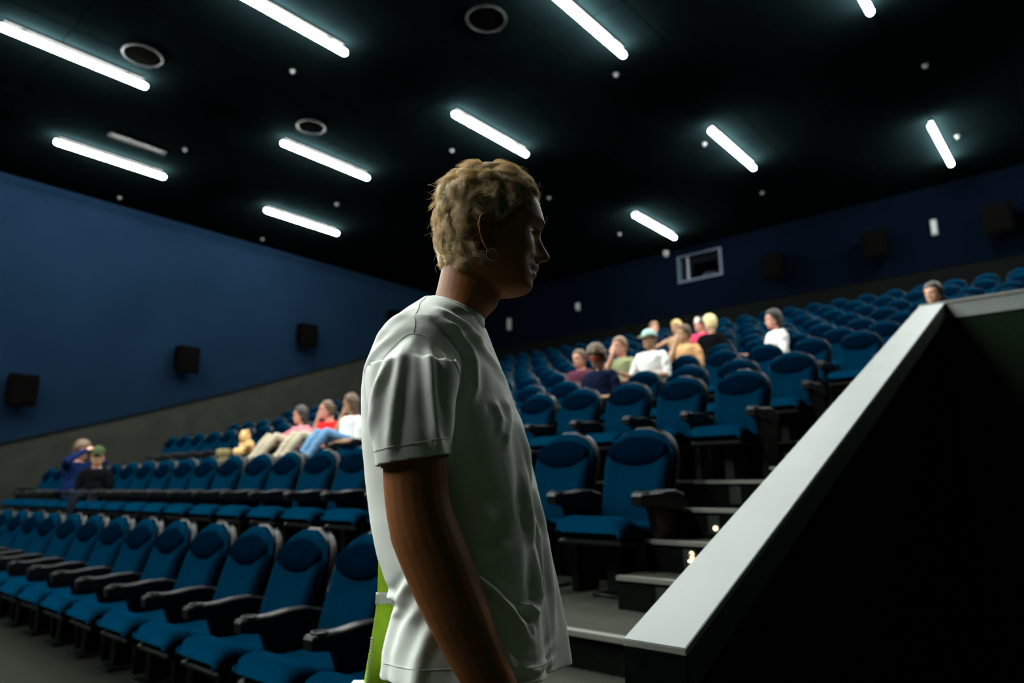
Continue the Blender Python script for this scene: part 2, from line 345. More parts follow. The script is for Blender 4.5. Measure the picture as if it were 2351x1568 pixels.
L(MB().box(XB0 + .004, XB1 - .002, y0 - .0015, y0 + .006, zc(y0) - .014, zc(y0) - .003).build('end_trim', M_nosing, bl))
pw2 = empty('parapet_wall', (XB1, 5.36, 0)); tag(pw2, 'dark carpeted level parapet with grey metal coping at right', 'parapet')
def L2(o): o.location = (-XB1, -5.36, 0)
L2(MB().box(XB0, XR, 5.362, 5.50, 0, 2.33).build('panel', M_greenpanel, pw2))
L2(MB().box(XB0 - .004, XR, 5.345, 5.52, 2.41, 2.435, .004).build('coping', M_nosing, pw2))
L2(MB().box(XB1 + .002, XR, 5.352, 5.51, 2.31, 2.41).build('fascia', M_fascia, pw2))
L2(MB().box(XB0 + .002, XB1 + .002, 5.362, 5.51, 2.33, 2.41).build('fascia', M_fascia, pw2))
# far side of the entrance passage (out of frame)
pr = MB().box(1.35, 1.5, -1.5, 5.36, 0, 2.43).build('wall_passage', M_greenpanel); tag(pr, kind='structure')

# ------------------------------------------------------------------ cinema chairs
def make_chair():
    r = empty('cinema_chair')
    # backrest: rings in x for growing height
    def back_rings(grow, front_off, thick, z0, z1):
        rings = []
        for k in range(15):
            t = k / 14; z = z0 + (z1 - z0) * t
            if t < .62: hw = .210 + .030 * t / .62
            else:
                q = (t - .62) / .38; hw = .24 * math.sqrt(max(0, 1 - q ** 2.6)) if q < 1 else 0
                hw = max(hw, .055)
            hw += grow
            yc = -.165 + .155 * t ** 1.15
            th = thick * (1 - .35 * t)
            ring = []
            m = 12
            for j in range(m + 1):            # front, from -x to +x
                u = -1 + 2 * j / m; x = hw * u
                bol = .022 * math.exp(-((abs(u) - .80) / .14) ** 2) * (1 - max(0, t - .62) / .5)
                lum = .018 * math.exp(-((t - .25) / .2) ** 2) * (1 - u * u)
                edge = .04 * abs(u) ** 8
                ring.append((x, yc - th * .5 - bol - lum + edge - front_off, z))
            for j in range(m, -1, -1):        # back
                u = -1 + 2 * j / m; x = hw * u
                ring.append((x * .98, yc + th * .5 - .03 * u ** 6, z))
            rings.append(ring)
        return rings
    b = MB(); b.loft(back_rings(0, 0, .085, .36, .945)); bo = b.build('backrest', M_blue, r, smooth=True)
    b = MB(); rr = back_rings(.007, 0, .05, .33, .958)
    rr = [[(x, y + .038, z) for x, y, z in ring] for ring in rr]
    b.loft(rr).build('back_shell', M_shell, r, smooth=True)
    # headrest pad: flattened oval following the lean
    b = MB(); rings = []; cz = .812
    for i in range(7):
        f = (0.0, .35, .62, .82, .94, 1.0, 1.02)[i]; dpt = (.024, .023, .020, .015, .009, .002, -.012)[i]
        ring = []
        for j in range(24):
            a = 2 * PI * j / 24; x = .205 * f * math.cos(a); zz = cz + .086 * f * math.sin(a) * (1.0 if math.sin(a) > 0 else 1.05)
            t = (zz - .36) / (.945 - .36); yc = -.165 + .155 * max(t, 0) ** 1.15 - .085 * (1 - .35 * t) * .5
            u = x / .25; yc += .04 * abs(u) ** 8 - .022 * math.exp(-((abs(u) - .80) / .14) ** 2) * (1 - max(0, t - .62) / .5)
            ring.append((x, yc - dpt, zz))
        rings.append(ring)
    b.loft(rings, cap=False); k0 = len(b.V); b.F.append(tuple(range(24)))
    b.build('headrest', M_navy, r, smooth=True)
    # cushion: rings along y
    rings = []
    for k in range(12):
        t = k / 11; y = -.13 - .50 * t
        topz = .430 - .022 * math.sin(PI * min(1, t * 1.1)) + .020 * math.exp(-((t - .80) / .14) ** 2)
        if t > .86: topz -= .075 * ((t - .86) / .14) ** 2
        botz = .315 + (.030 * ((t - .86) / .14) ** 2 if t > .86 else 0) + .01 * t
        hw = .226 + .012 * t - (.03 * ((t - .86) / .14) ** 2 if t > .86 else 0)
        ring = []
        for j in range(13):
            u = -1 + 2 * j / 12; ring.append((hw * u, y, topz - .035 * abs(u) ** 7 - .016 * (1 - u * u) * (1 if t < .7 else .3)))
        for j in range(12, -1, -1):
            u = -1 + 2 * j / 12; ring.append((hw * u * .98, y, botz + .02 * abs(u) ** 7))
        rings.append(ring)
    MB().loft(rings).build('seat_cushion', M_blue, r, smooth=True)
    MB().box(-.215, .215, -.60, -.12, .285, .318, .012).build('seat_pan', M_shell, r)
    # support
    MB().box(-.045, .045, -.38, -.22, .02, .30, .01).box(-.10, .10, -.44, -.14, 0, .02, .004).build('pedestal', M_black, r)
    return r
def make_arm(r, x):
    prof = [(-.06, .500), (-.10, .560), (-.20, .582), (-.30, .580), (-.40, .566), (-.48, .565), (-.555, .560), (-.565, .545), (-.560, .500), (-.44, .482), (-.30, .478), (-.16, .460)]
    b = MB(); rings = []
    for xx, ins in ((-.036, .008), (-.030, 0), (.030, 0), (.036, .008)):
        cy = sum(p[0] for p in prof) / len(prof); czz = sum(p[1] for p in prof) / len(prof)
        rings.append([(x + xx, y + (ins if y < cy else -ins), z + (ins if z < czz else -ins)) for y, z in prof])
    b.loft(rings); a = b.build('armrest', M_black, r)
    b = MB(); b.tube([(x + math.cos(t) * .036, -.505 + math.sin(t) * .036, .567) for t in [2 * PI * k / 18 for k in range(19)]], .005, 6, cap=False).build('cup_holder', M_shell, a, smooth=True)
    MB().prism([(-.13, .0), (-.34, .0), (-.36, .30), (-.44, .485), (-.10, .485), (-.12, .30)], x - .022, x + .022).build('arm_panel', M_black, r)
proto_r = make_chair(); make_arm(proto_r, .281)
proto_l = None
seat_xy = {}
def place(src, x, y, z, sc, label, group):
    r = copy_tree(src); r.location = (x, y, z); r.scale = (sc, 1, 1); tag(r, label, 'chair', group); return r
for ri, (nm, Y, z, x0, sp, n) in enumerate(ROWS):
    end = 'right-hand end' if ri == 0 or ri > 6 else 'stair end'
    for k in range(n):
        x = x0 - k * sp
        if x < XL + 1.9: continue
        o = place(proto_r, x, Y + random.uniform(-.006, .006), z, sp / .57, 'blue padded cinema chair, %s from the %s of the %s row' % (ordinal(k + 1), end, nm), 'blue cinema chairs in the %s row' % nm)
        o.rotation_euler.z = random.uniform(-.012, .012)
        seat_xy.setdefault(ri, []).append(x)
for o in [proto_r] + list(proto_r.children_recursive): bpy.data.objects.remove(o)

# ------------------------------------------------------------------ people: head, limbs, bodies
def interp(tab, z):
    return float(np.interp(z, [t[0] for t in tab], [t[1] for t in tab]))
HB = [(0, -.050), (.02, -.058), (.04, -.068), (.08, -.082), (.13, -.089), (.17, -.087), (.20, -.077), (.225, -.055), (.237, -.034), (.243, -.012), (.245, .0)]
HF = [(0, .050), (.006, .070), (.015, .079), (.03, .078), (.045, .081), (.06, .083), (.08, .084), (.10, .083), (.117, .088), (.1375, .099), (.16, .098), (.19, .087), (.21, .071), (.228, .046), (.238, .025), (.245, .004)]
HM = [(0, .056), (.005, .072), (.012, .0815), (.018, .0845), (.028, .0845), (.034, .0865), (.040, .0925), (.0445, .0925), (.0475, .0885), (.051, .0945), (.057, .0975), (.063, .0965), (.067, .0985), (.070, .108), (.0735, .118), (.0775, .1215), (.083, .1195), (.092, .1145), (.104, .1080), (.117, .1015), (.125, .1015), (.1375, .1055), (.15, .105), (.17, .0985), (.191, .0875), (.21, .071), (.228, .046), (.238, .025), (.245, .004)]
HW = [(0, .030), (.01, .044), (.03, .056), (.05, .063), (.08, .069), (.11, .073), (.14, .076), (.17, .077), (.19, .074), (.21, .065), (.228, .047), (.238, .030), (.245, .004)]
HS = [(0, .022), (.03, .022), (.04, .022), (.06, .020), (.066, .014), (.07, .0155), (.078, .0135), (.09, .0095), (.104, .0085), (.12, .010), (.13, .022), (.15, .05), (.245, .06)]
def head_pt(z, phi, infl=0.0):
    f0, bk, wd = interp(HF, z), interp(HB, z), interp(HW, z)
    c = -.004 * (1 - z / .245); c = min(max(c, bk + .001), f0 - .001)
    cs, sn = math.cos(phi), math.sin(phi)
    n = 2.35 if cs > 0 else 2.1
    k = (abs(cs) ** n + abs(sn) ** n) ** (-1 / n)
    x = c + ((f0 - c) if cs > 0 else (c - bk)) * cs * k; y = wd * sn * k
    if cs > 0:
        g = math.exp(-(y / interp(HS, z)) ** 2)
        x += (interp(HM, z) - f0) * g
        ay = abs(y)
        e = lambda yy, zz, sy, sz: math.exp(-((ay - yy) / sy) ** 2 - ((z - zz) / sz) ** 2)
        x += -.013 * e(.031, .118, .015, .010) + .0065 * e(.031, .1175, .0095, .0065) + .004 * e(.03, .1385, .02, .006)
        x += .0045 * e(.044, .092, .016, .016) - .004 * e(.036, .062, .010, .016) + .003 * e(.016, .0725, .005, .006)
        x += -.0045 * e(.024, .046, .006, .005)
    if infl: x += cs * infl; y += sn * infl
    return x, y, z
def head_mesh(mb, M, nz=70, nphi=72):
    rings = []
    zs = [.245 * (0.5 - 0.5 * math.cos(PI * (k + .6) / (nz + .2))) * .6 + .245 * (k + .3) / nz * .4 for k in range(nz)]
    for z in zs: rings.append([tuple(M @ Vector(head_pt(z, 2 * PI * j / nphi))) for j in range(nphi)])
    mb.loft(rings)
def ear_mesh(mb, M, s):
    hx = [(.010, .124), (.008, .142), (.002, .154), (-.008, .158), (-.018, .152), (-.022, .136), (-.019, .119), (-.012, .105), (-.005, .096), (.003, .094), (.006, .102), (.006, .112)]
    hy = [.074, .077, .080, .083, .087, .090, .088, .083, .078, .074, .072, .072]
    dz = -.036; dx = -.010; P = smooth_path([(x + dx, s * y, z + dz) for (x, z), y in zip(hx, hy)], 30)
    mb.tube([M @ p for p in P], [.0036] * 30, 8)
    P = [p + Vector((dx, 0, dz)) for p in smooth_path([(-.002, s * .078, .148), (-.011, s * .082, .144), (-.014, s * .083, .130), (-.011, s * .080, .115), (-.003, s * .075, .105)], 14)]
    mb.tube([M @ p for p in P], [.0034] * 14, 8)
    rings = []
    for k in range(9):
        a = -PI / 2 + PI * k / 8; z = .124 + .031 * math.sin(a); r = max(.001, math.cos(a))
        rings.append([tuple(M @ Vector((dx - .007 - .002 * math.sin(a) + .0135 * r * math.cos(t), s * (.0745 + .0035 * math.cos(t + PI)) + s * .0022 * r * math.sin(t), z + dz))) for t in [2 * PI * j / 12 for j in range(12)]])
    mb.loft(rings)
    mb.tube([M @ Vector((-.009, s * .070, .066)), M @ Vector((-.010, s * .0735, .058))], .0052, 10)
def hand(mb, W, D, Nn, size=1.0, curl=0.5, side=1):
    """W wrist, D direction of the fingers, Nn palm normal (towards where the fingers curl), side: thumb side sign"""
    D = Vector(D).normalized(); Nn = Vector(Nn); Nn = (Nn - D * Nn.dot(D)).normalized(); S = D.cross(Nn) * side; W = Vector(W); s = size
    rings = []
    for t, wd, th in ((0, .026, .019), (.03, .036, .017), (.06, .041, .014), (.088, .040, .011)):
        rings.append([tuple(W + D * t * s + (S * math.cos(a) * wd + Nn * math.sin(a) * th) * s) for a in [2 * PI * j / 12 for j in range(12)]])
    mb.loft(rings)
    for k, (off, ln) in enumerate(((.030, .070), (.010, .078), (-.011, .073), (-.030, .058))):
        p = W + (D * .075 + S * off) * s; d = D.copy(); P = [p]
        for q, fr in enumerate((.35, .45, .32, .25)):
            ang = curl * (.25 if q == 0 else .75)
            d = (d * math.cos(ang) + Nn * math.sin(ang)).normalized(); p = p + d * ln * fr * s; P.append(p)
        mb.tube(P, [.0095 * s, .0088 * s, .0082 * s, .0074 * s, .0062 * s], 8)
    p = W + (D * .022 + S * .022) * s; d = (D * .6 + S * .8 + Nn * .25).normalized(); P = [p]
    for q in range(3):
        p = p + d * .030 * s; P.append(p); d = (d + D * .35 + Nn * .2 * curl).normalized()
    mb.tube(P, [.013 * s, .011 * s, .0095 * s, .0075 * s], 8)
def remesh(mb, vox, smooth=2):
    me = bpy.data.meshes.new('tmp'); me.from_pydata(mb.V, [], mb.F)
    bm = bmesh.new(); bm.from_mesh(me); bmesh.ops.recalc_face_normals(bm, faces=bm.faces); bm.to_mesh(me); bm.free()
    o = bpy.data.objects.new('tmp', me); COL.objects.link(o)
    m = o.modifiers.new('r', 'REMESH'); m.mode = 'VOXEL'; m.voxel_size = vox; m.use_smooth_shade = True
    if smooth:
        m2 = o.modifiers.new('s', 'SMOOTH'); m2.factor = .5; m2.iterations = smooth
    dg = bpy.context.evaluated_depsgraph_get(); out = bpy.data.meshes.new_from_object(o.evaluated_get(dg))
    bpy.data.objects.remove(o); bpy.data.meshes.remove(me)
    out.materials.clear()
    return out
def arrs(me):
    n = len(me.vertices); V = np.empty(n * 3); me.vertices.foreach_get('co', V); V = V.reshape(-1, 3)
    N = np.empty(n * 3); me.vertex_normals.foreach_get('vector', N); N = N.reshape(-1, 3)
    F = [tuple(p.vertices) for p in me.polygons]
    return V, N, F
def seg_dist(P, a, b):
    a = np.array(a, float); b = np.array(b, float); d = b - a; t = np.clip(((P - a) @ d) / (d @ d), 0, 1)
    return np.linalg.norm(P - (a + t[:, None] * d), axis=1)
def extract(name, V, N, F, keep, off, m, parent, thick=0.0, wob=0.0):
    """surface patch of the body where keep(vertex) is true, moved out along the normals: clothing"""
    Fk = [f for f in F if all(keep[i] for i in f)]
    if not Fk: return None
    used = sorted({i for f in Fk for i in f}); mp = {u: k for k, u in enumerate(used)}
    VV = V[used] + N[used] * off
    if wob:
        for k in range(len(VV)):
            p = VV[k]; VV[k] = p + N[used[k]] * wob * noise.noise(Vector(p * 14))
    me = bpy.data.meshes.new(name); me.from_pydata([tuple(v) for v in VV], [], [tuple(mp[i] for i in f) for f in Fk]); shade(me, True, [m])
    o = bpy.data.objects.new(name, me); COL.objects.link(o); o.parent = parent
    if thick:
        md = o.modifiers.new('s', 'SOLIDIFY'); md.thickness = thick; md.offset = 0
    return o
def skin(name, col): return mat('skin_' + name, col, .5, var=.08, scale=20)
def haircol(name, col): return mat('hair_' + name, col, .55, var=.35, scale=60, detail=6)
def cloth(name, col, var=.08): return mat('cloth_' + name, col, .92, var=var, scale=30, bump=.1, bscale=200, spec=.02)
def hair_cap(parent, M, m, thick=.02, hairline=.185, low=.06, bumpy=.006, fringe=0.0):
    rings = []
    nz, nph = 34, 40
    V = []; F = []; idx = {}
    for i in range(nz):
        z = .252 * (i + .5) / nz
        for j in range(nph):
            ph = 2 * PI * j / nph; c = math.cos(ph)
            zl = low + (hairline - low) * max(0.0, min(1.0, (c + .15) / .75)) ** .6
            k = max(0.0, min(1.0, (z - zl) / .018))
            x, y, zz = head_pt(min(z, .2445), ph)
            th = -.004 + (thick + .004) * k ** .5
            if z > .2: zz += thick * .9 * ((z - .2) / .052)
            v = Vector((x, y, zz)); nrm = Vector((c * 1, math.sin(ph), .6 if z > .19 else 0)).normalized()
            b = bumpy * noise.noise(v * 45 + Vector((3, 1, 7))) + bumpy * .6 * noise.noise(v * 90)
            v = v + nrm * (th + b * k)
            V.append(M @ v)
    V.append(M @ Vector((-.005, 0, .247 + thick * .9)))
    for i in range(nz - 1):
        for j in range(nph):
            a = i * nph + j; b2 = i * nph + (j + 1) % nph; F.append((a, b2, b2 + nph, a + nph))
    for j in range(nph): F.append(((nz - 1) * nph + j, (nz - 1) * nph + (j + 1) % nph, nz * nph))
    return obj_from('hair', V, F, m, parent, True)
def rotm(yaw, pitch=0.0, roll=0.0): return Matrix.Rotation(yaw, 4, 'Z') @ Matrix.Rotation(pitch, 4, 'Y') @ Matrix.Rotation(roll, 4, 'X')
EYE_W = mat('eye_white', (.45, .42, .38), .25, var=0); EYE_D = mat('eye_iris', (.03, .02, .015), .15, var=0)
def eyes(parent, M):
    for s in (-1, 1):
        xs = min((abs(head_pt(.118, a_ / 200)[1] - .031), head_pt(.118, a_ / 200)[0]) for a_ in range(20, 200))[1]; b = MB(); c = M @ Vector((xs - .0108, s * .031, .1175)); X = (M.to_3x3() @ Vector((1, 0, 0))).normalized()
        rings = []
        u = X.orthogonal().normalized(); v = X.cross(u)
        for k in range(7):
            a = PI * (k + .35) / 7.0; rings.append([tuple(c + X * .0118 * math.cos(a) + (u * math.cos(t) + v * math.sin(t)) * .0118 * math.sin(a)) for t in [2 * PI * j / 12 for j in range(12)]])
        b.loft(rings).build('eye', EYE_W, parent, smooth=True)

def figure(name, loc, yaw, label, sk, hr, top, bottom, headh=1.16, head_yaw=0.0, head_pitch=0.0, lean=0.0, armR='lap', armL='lap', legs='sit', group=None, vox=.010,
           hair=dict(), sleeves='short', seat=.43, width=1.0, extras=None):
    """seated person: local +X forward, origin on the floor under the pelvis"""
    root = empty(name, loc, yaw); tag(root, label, 'person', group)
    pel = Vector((0, 0, seat + .10)); chin_z = headh - .115
    lx = -math.sin(lean)
    neck = Vector((lx * (chin_z - seat - .1) , 0, chin_z - .03)); chest = pel.lerp(neck, .62); sh_z = chin_z - .10
    shx = neck.x
    M = Matrix.Translation(Vector((neck.x + .025, 0, chin_z))) @ rotm(head_yaw, head_pitch)
    b = MB(); head_mesh(b, M, 36, 36)
    for s in (-1, 1): ear_mesh(b, M, s)
    b.tube([M @ Vector((-.03, 0, .05)), M @ Vector((-.035, 0, 0)), neck + Vector((-.02, 0, -.10))], [.056, .054, .06], 14)
    W = width
    rings = []
    for k, (t, a, bb) in enumerate(((0, .12, .17), (.2, .125, .165), (.45, .115, .165), (.7, .125, .19), (.86, .115, .20), (.95, .09, .16), (1.0, .06, .07))):
        c = pel.lerp(Vector((shx, 0, sh_z + .06)), t)
        rings.append([tuple(c + Vector((a * math.cos(q), bb * W * math.sin(q), 0))) for q in [2 * PI * j / 20 for j in range(20)]])
    b.loft(rings)
    segs = [('torso', pel, chest, .13), ('torso', chest, neck + Vector((0, 0, -.05)), .12), ('head', M @ Vector((0, 0, .02)), M @ Vector((0, 0, .22)), .08)]
    for s, pose in ((-1, armR), (1, armL)):
        S = Vector((shx, s * .185 * W, sh_z))
        if pose == 'lap': E = S + Vector((.03, s * .05, -.27)); H = E + Vector((.23, -s * .06, -.02)); cu = .4; D = H - E; Nn = Vector((0, 0, -1))
        elif pose == 'face': E = S + Vector((.14, s * .03, -.22)); H = M @ Vector((.11, s * .03, .02)); cu = .8; D = Vector((-.1, 0, 1)); Nn = Vector((-1, 0, 0))
        elif pose == 'camera': E = S + Vector((.14, s * .10, .06)); H = M @ Vector((.15, s * .07, .12)); cu = .9; D = Vector((.3, -s * .8, .5)); Nn = Vector((-.2, -s * .5, -.8))
        elif pose == 'hold': E = S + Vector((.08, s * .04, -.24)); H = S + Vector((.30, -s * .06, -.12)); cu = .9; D = Vector((.3, -s, .3)); Nn = Vector((-.8, 0, .2))
        elif pose == 'rest': E = S + Vector((.05, s * .10, -.25)); H = E + Vector((.24, s * .02, .03)); cu = .3; D = H - E; Nn = Vector((0, 0, -1))
        elif pose == 'reach': E = S + Vector((.16, s * .12, -.10)); H = E + Vector((.20, s * .10, -.12)); cu = .4; D = H - E; Nn = Vector((0, 0, -1))
        b.tube([S + Vector((0, -s * .03, .0)), S + (E - S) * .25, S.lerp(E, .6), E, E.lerp(H, .35), E.lerp(H, .9), H], [.056, .052, .044, .038, .038, .028, .026], 12)
        hand(b, H, D, Nn, .95, cu, -s)
        segs += [('uparm', S, E, .05), ('forearm', E, H, .035), ('hand', H, H + Vector(D).normalized() * .12, .03)]
    for s in (-1, 1):
        Hp = pel + Vector((0, s * .09, -.02))
        if legs == 'sit': K = Vector((.44, s * .11, seat + .06)); A = Vector((.46, s * .11, .10)); T = A + Vector((.13, 0, -.05))
        elif legs == 'up': K = Vector((.30, s * .10, seat + .36)); A = Vector((.70, s * .10, seat + .20)); T = A + Vector((.10, 0, .10))
        elif legs == 'knees': K = Vector((.40, s * .12, seat + .22)); A = Vector((.60, s * .10, seat - .06)); T = A + Vector((.10, 0, -.06))
        elif legs == 'upfar': K = Vector((.34, s * .10, seat + .24)); A = Vector((.80, s * .08, seat + .17)); T = A + Vector((.06, 0, .14))
        b.tube([Hp, Hp.lerp(K, .5), K, K.lerp(A, .3), K.lerp(A, .9), A], [.085, .078, .056, .055, .040, .038], 12)
        b.tube([A, A.lerp(T, .5), T], [.042, .042, .032], 10)
        segs += [('leg', Hp, K, .07), ('leg', K, A, .05), ('foot', A, T, .03)]
    me = remesh(b, vox, 2); shade(me, True, [sk]); bo = bpy.data.objects.new('body', me); COL.objects.link(bo); bo.parent = root
    V, N, F = arrs(me)
    D = np.stack([seg_dist(V, a, bb) / r for _, a, bb, r in segs]); lab = np.array([i for i in range(len(segs))])[np.argmin(D, 0)]
    names = np.array([q[0] for q in segs])[lab]
    zs = V[:, 2]
    up = (names == 'torso')
    neckcut = chin_z - .045 - .25 * np.abs(V[:, 1]) * 0
    torso = up & (zs < chin_z - .05) & (zs > seat + .02)
    if sleeves == 'long': tk = torso | (names == 'uparm') | (names == 'forearm')
    elif sleeves == 'none': tk = torso & (np.abs(V[:, 1]) < .16)
    else: tk = torso | (names == 'uparm')
    extract('top', V, N, F, tk, .010, top, root, .004, .010)
    extract('trousers', V, N, F, (names == 'leg') | ((names == 'torso') & (zs < seat + .06)), .008, bottom, root, .004, .006)
    for s in (-1, 1): extract('shoe', V, N, F, (names == 'foot') & (V[:, 1] * s > 0), .008, cloth('shoe', (.08, .075, .07)), root, .004)
    eyes(root, M)
    h = hair_cap(root, M, hr, **{k: v for k, v in hair.items() if k not in ('long',)})
    if hair.get('long'):
        ln = hair['long']; bb = MB(); rings = []
        for k in range(10):
            t = k / 9; z = .12 - (ln) * t; wd = .085 - .02 * t; dp = .045 - .01 * t
            rings.append([tuple(M @ Vector((-.055 - .02 * t + dp * math.cos(q) + .004 * math.sin(5 * q + 4 * t), wd * math.sin(q), z))) for q in [2 * PI * j / 24 for j in range(24)]])
        bb.loft(rings).build('long_hair', hr, root, smooth=True)
    if extras: extras(root, M)
    return root
S1 = skin('fair', (.55, .30, .20)); S2 = skin('tan', (.42, .22, .13)); S3 = skin('rosy', (.60, .28, .20))
H_brown = haircol('brown', (.09, .045, .02)); H_dark = haircol('dark', (.02, .012, .010)); H_blond = haircol('blond', (.55, .38, .15)); H_lbrown = haircol('light_brown', (.20, .11, .05))
DENIM = cloth('blue_denim', (.13, .25, .42)); BEIGE = cloth('beige', (.42, .36, .27)); DARKT = cloth('dark_trousers', (.008, .01, .015))
PX = {}
def person_at(ri, xr, headq, **kw):
    """sit someone in row ri: xr is the X position, head centre at slope headq from the eye"""
    nm, Y, z, x0, sp, n = ROWS[ri]
    x = xr
    for (r2, q) in list(PX):
        if r2 == ri and abs(q - x) < .46: x = q + (.46 if x > q else -.46)
    PX[(ri, x)] = 1; y = Y - .30
    hh = HC + headq * (y + .05) - z
    seat = .43
    kw.setdefault('headh', max(.90, min(1.30, hh)))
    return figure('person', (x, y, z), -PI / 2 + kw.pop('turn', 0.0), seat=seat, **kw)
# right-hand group
person_at(4, -.71 * 7.8, .229, label='person low in a seat, dark reddish hair, leftmost of the right-hand group', sk=S3, hr=H_brown, top=cloth('plum', (.10, .03, .05)), bottom=DARKT, head_yaw=-.1, hair=dict(thick=.018, low=.02))
person_at(3, -.667 * 6.55, .227, label='person with curly brown hair and red sunglasses sitting low among the chairs', sk=S2, hr=H_brown, top=cloth('navy_top', (.006, .010, .028)), bottom=DARKT, head_pitch=.35, hair=dict(thick=.035, low=.05, bumpy=.016, hairline=.17),
          extras=lambda r, M: MB().tube([M @ Vector(p) for p in smooth_path([(.02, -.08, .125), (.085, -.055, .122), (.10, 0, .118), (.085, .055, .122), (.02, .08, .125)], 16)], .008, 8).build('sunglasses', cloth('red_plastic', (.4, .02, .01)), r, smooth=True))
person_at(4, -.624 * 7.8, .240, label='person in an olive green shirt with brown hair, hand raised to the face', sk=S3, hr=H_lbrown, top=cloth('olive', (.28, .30, .16)), bottom=DARKT, armR='face', width=.98, head_yaw=-.2, hair=dict(thick=.02, low=.05))
def capf(r, M):
    b = MB(); rings = []
    for k in range(8):
        t = k / 7; z = .165 + .105 * math.sin(t * PI / 2); f = math.cos(t * PI / 2) * .96 + .02
        rings.append([tuple(M @ Vector((.003 + .112 * f * math.cos(q), .094 * f * math.sin(q), z))) for q in [2 * PI * j / 24 for j in range(24)]])
    b.loft(rings).build('cap', cloth('mint', (.42, .62, .55)), r, smooth=True)
    b = MB(); rings = []
    for k in range(6):
        t = k / 5; x = .08 + .085 * t; wd = .075 * math.sqrt(1 - (t * .85) ** 2)
        rings.append([tuple(M @ Vector((x, wd * u, .172 - .012 * t - .02 * u * u + (.003 if q else 0)))) for q in (0, 1) for u in ([-1, -.5, 0, .5, 1] if q else [1, .5, 0, -.5, -1])])
    b.loft(rings).build('cap_peak', cloth('mint_peak', (.32, .45, .30)), r, smooth=True)
person_at(4, -.567 * 7.8, .244, label='person in a white t-shirt and mint green baseball cap', sk=S2, hr=H_brown, top=cloth('white_tee', (.82, .82, .80)), bottom=DARKT, head_yaw=-.5, width=1.0, armR='rest', hair=dict(thick=.012, low=.05), extras=capf)
person_at(8, -.559 * 12.6, .263, label='person in a dark navy top with brown fringe, highest of the right-hand group', sk=S3, hr=H_lbrown, top=cloth('navy_top', (.006, .010, .028)), bottom=DARKT, head_yaw=.6, hair=dict(thick=.026, low=.05))
person_at(7, -.515 * 11.4, .258, label='blond person in a tan vest leaning on one outstretched arm', sk=S2, hr=H_blond, top=cloth('tan_vest', (.42, .27, .14)), bottom=DARKT, armR='reach', sleeves='none', head_yaw=-.4, hair=dict(thick=.026, low=.06))
person_at(5, -.502 * 9.0, .245, label='person with dark hair and an orange tan shirt, chin on hand', sk=S2, hr=H_brown, top=cloth('orange_tan', (.62, .34, .16)), bottom=DARKT, armR='face', width=.98, head_yaw=-.7, hair=dict(thick=.02, low=.05))
def disc(r, M): MB().cyl(M @ Vector((.085, .05, .20)), (M.to_3x3() @ Vector((1, .2, 0))), .05, .012, 24).build('disc', cloth('white_disc', (.9, .88, .86)), r, smooth=False)
person_at(7, -.477 * 11.4, .256, label='person in a bright pink top with a round white disc at the forehead', sk=S3, hr=H_dark, top=cloth('hot_pink', (.72, .06, .14)), bottom=DARKT, head_yaw=-.5, hair=dict(thick=.02, low=.05), extras=disc)
person_at(6, -.457 * 10.2, .255, label='person with long light blonde hair and a black top', sk=S1, hr=haircol('pale_blond', (.70, .55, .26)), top=cloth('black_top', (.004, .004, .005)), bottom=DARKT, head_yaw=-1.9, hair=dict(thick=.03, low=.03), )
bpy.context.view_layer.update()
person_at(5, -.355 * 9.0, .245, label='person with long dark hair and a white top, alone on the right', sk=S3, hr=H_dark, top=cloth('white_tee', (.82, .82, .80)), bottom=DARKT, head_yaw=-.3, turn=-.7, width=.82, armR='rest', hair=dict(thick=.022, low=.03, long=.24))
person_at(5, -.150 * 9.0, .245, label='person with a dark hair bun whose face shows above the grey parapet coping', sk=S1, hr=H_dark, top=cloth('black_top', (.004, .004, .005)), bottom=DARKT, head_yaw=-.4, hair=dict(thick=.022, low=.02))
# group on the left with their legs over the seats in front
def pinkx(r, M): pass
person_at(2, -8.70, .192, label='person in a pink top with dark hair, legs over the seats in front', sk=S3, hr=H_dark, top=cloth('pink', (.62, .20, .26)), bottom=BEIGE, lean=.12, legs='knees', sleeves='long', armR='reach', armL='rest', head_yaw=-.7, turn=-.1, hair=dict(thick=.018, low=.03, long=.16))
person_at(2, -8.05, .196, label='person in a red top with a hand at the mouth', sk=S3, hr=H_brown, top=cloth('red', (.75, .02, .02)), bottom=BEIGE, lean=.10, legs='knees', armR='face', head_yaw=-.5, turn=-.1, hair=dict(thick=.014, low=.03, hairline=.20))
person_at(2, -7.50, .203, label='person in a white top and light blue jeans with long brown hair', sk=S2, hr=H_brown, top=cloth('white_tee', (.82, .82, .80)), bottom=DENIM, lean=.08, legs='knees', armR='face', sleeves='short', head_yaw=-.9, turn=-.1, hair=dict(thick=.02, low=.02, long=.2))
# the things lying with them
e = empty('plush_toy', (-9.22, 4.86, 1.66)); tag(e, 'yellow plush toy held in front of the pink top', 'toy')
b = MB()
for (c, r_) in (((0, 0, .10), .10), ((.02, -.05, .24), .075), ((-.10, -.02, .12), .045), ((.11, -.04, .12), .045), ((-.05, -.12, .03), .05), ((.07, -.12, .03), .05), ((-.04, -.05, .31), .028), ((.08, -.05, .31), .028)):
    b.tube([Vector(c) - Vector((0, 0, r_ * .2)), Vector(c) + Vector((0, 0, r_ * .2))], r_, 14)
me = remesh(b, .012, 2); shade(me, True, [cloth('yellow_plush', (.72, .45, .20))]); o = bpy.data.objects.new('body', me); COL.objects.link(o); o.parent = e
e = empty('shoulder_bag', (-9.40, 4.62, 1.48)); tag(e, 'small olive bag standing beside the pink top, left of the seated trio', 'bag')
MB().box(-.09, .09, -.07, .07, 0, .24, .03).build('body', cloth('olive_canvas', (.26, .22, .10)), e, smooth=True)
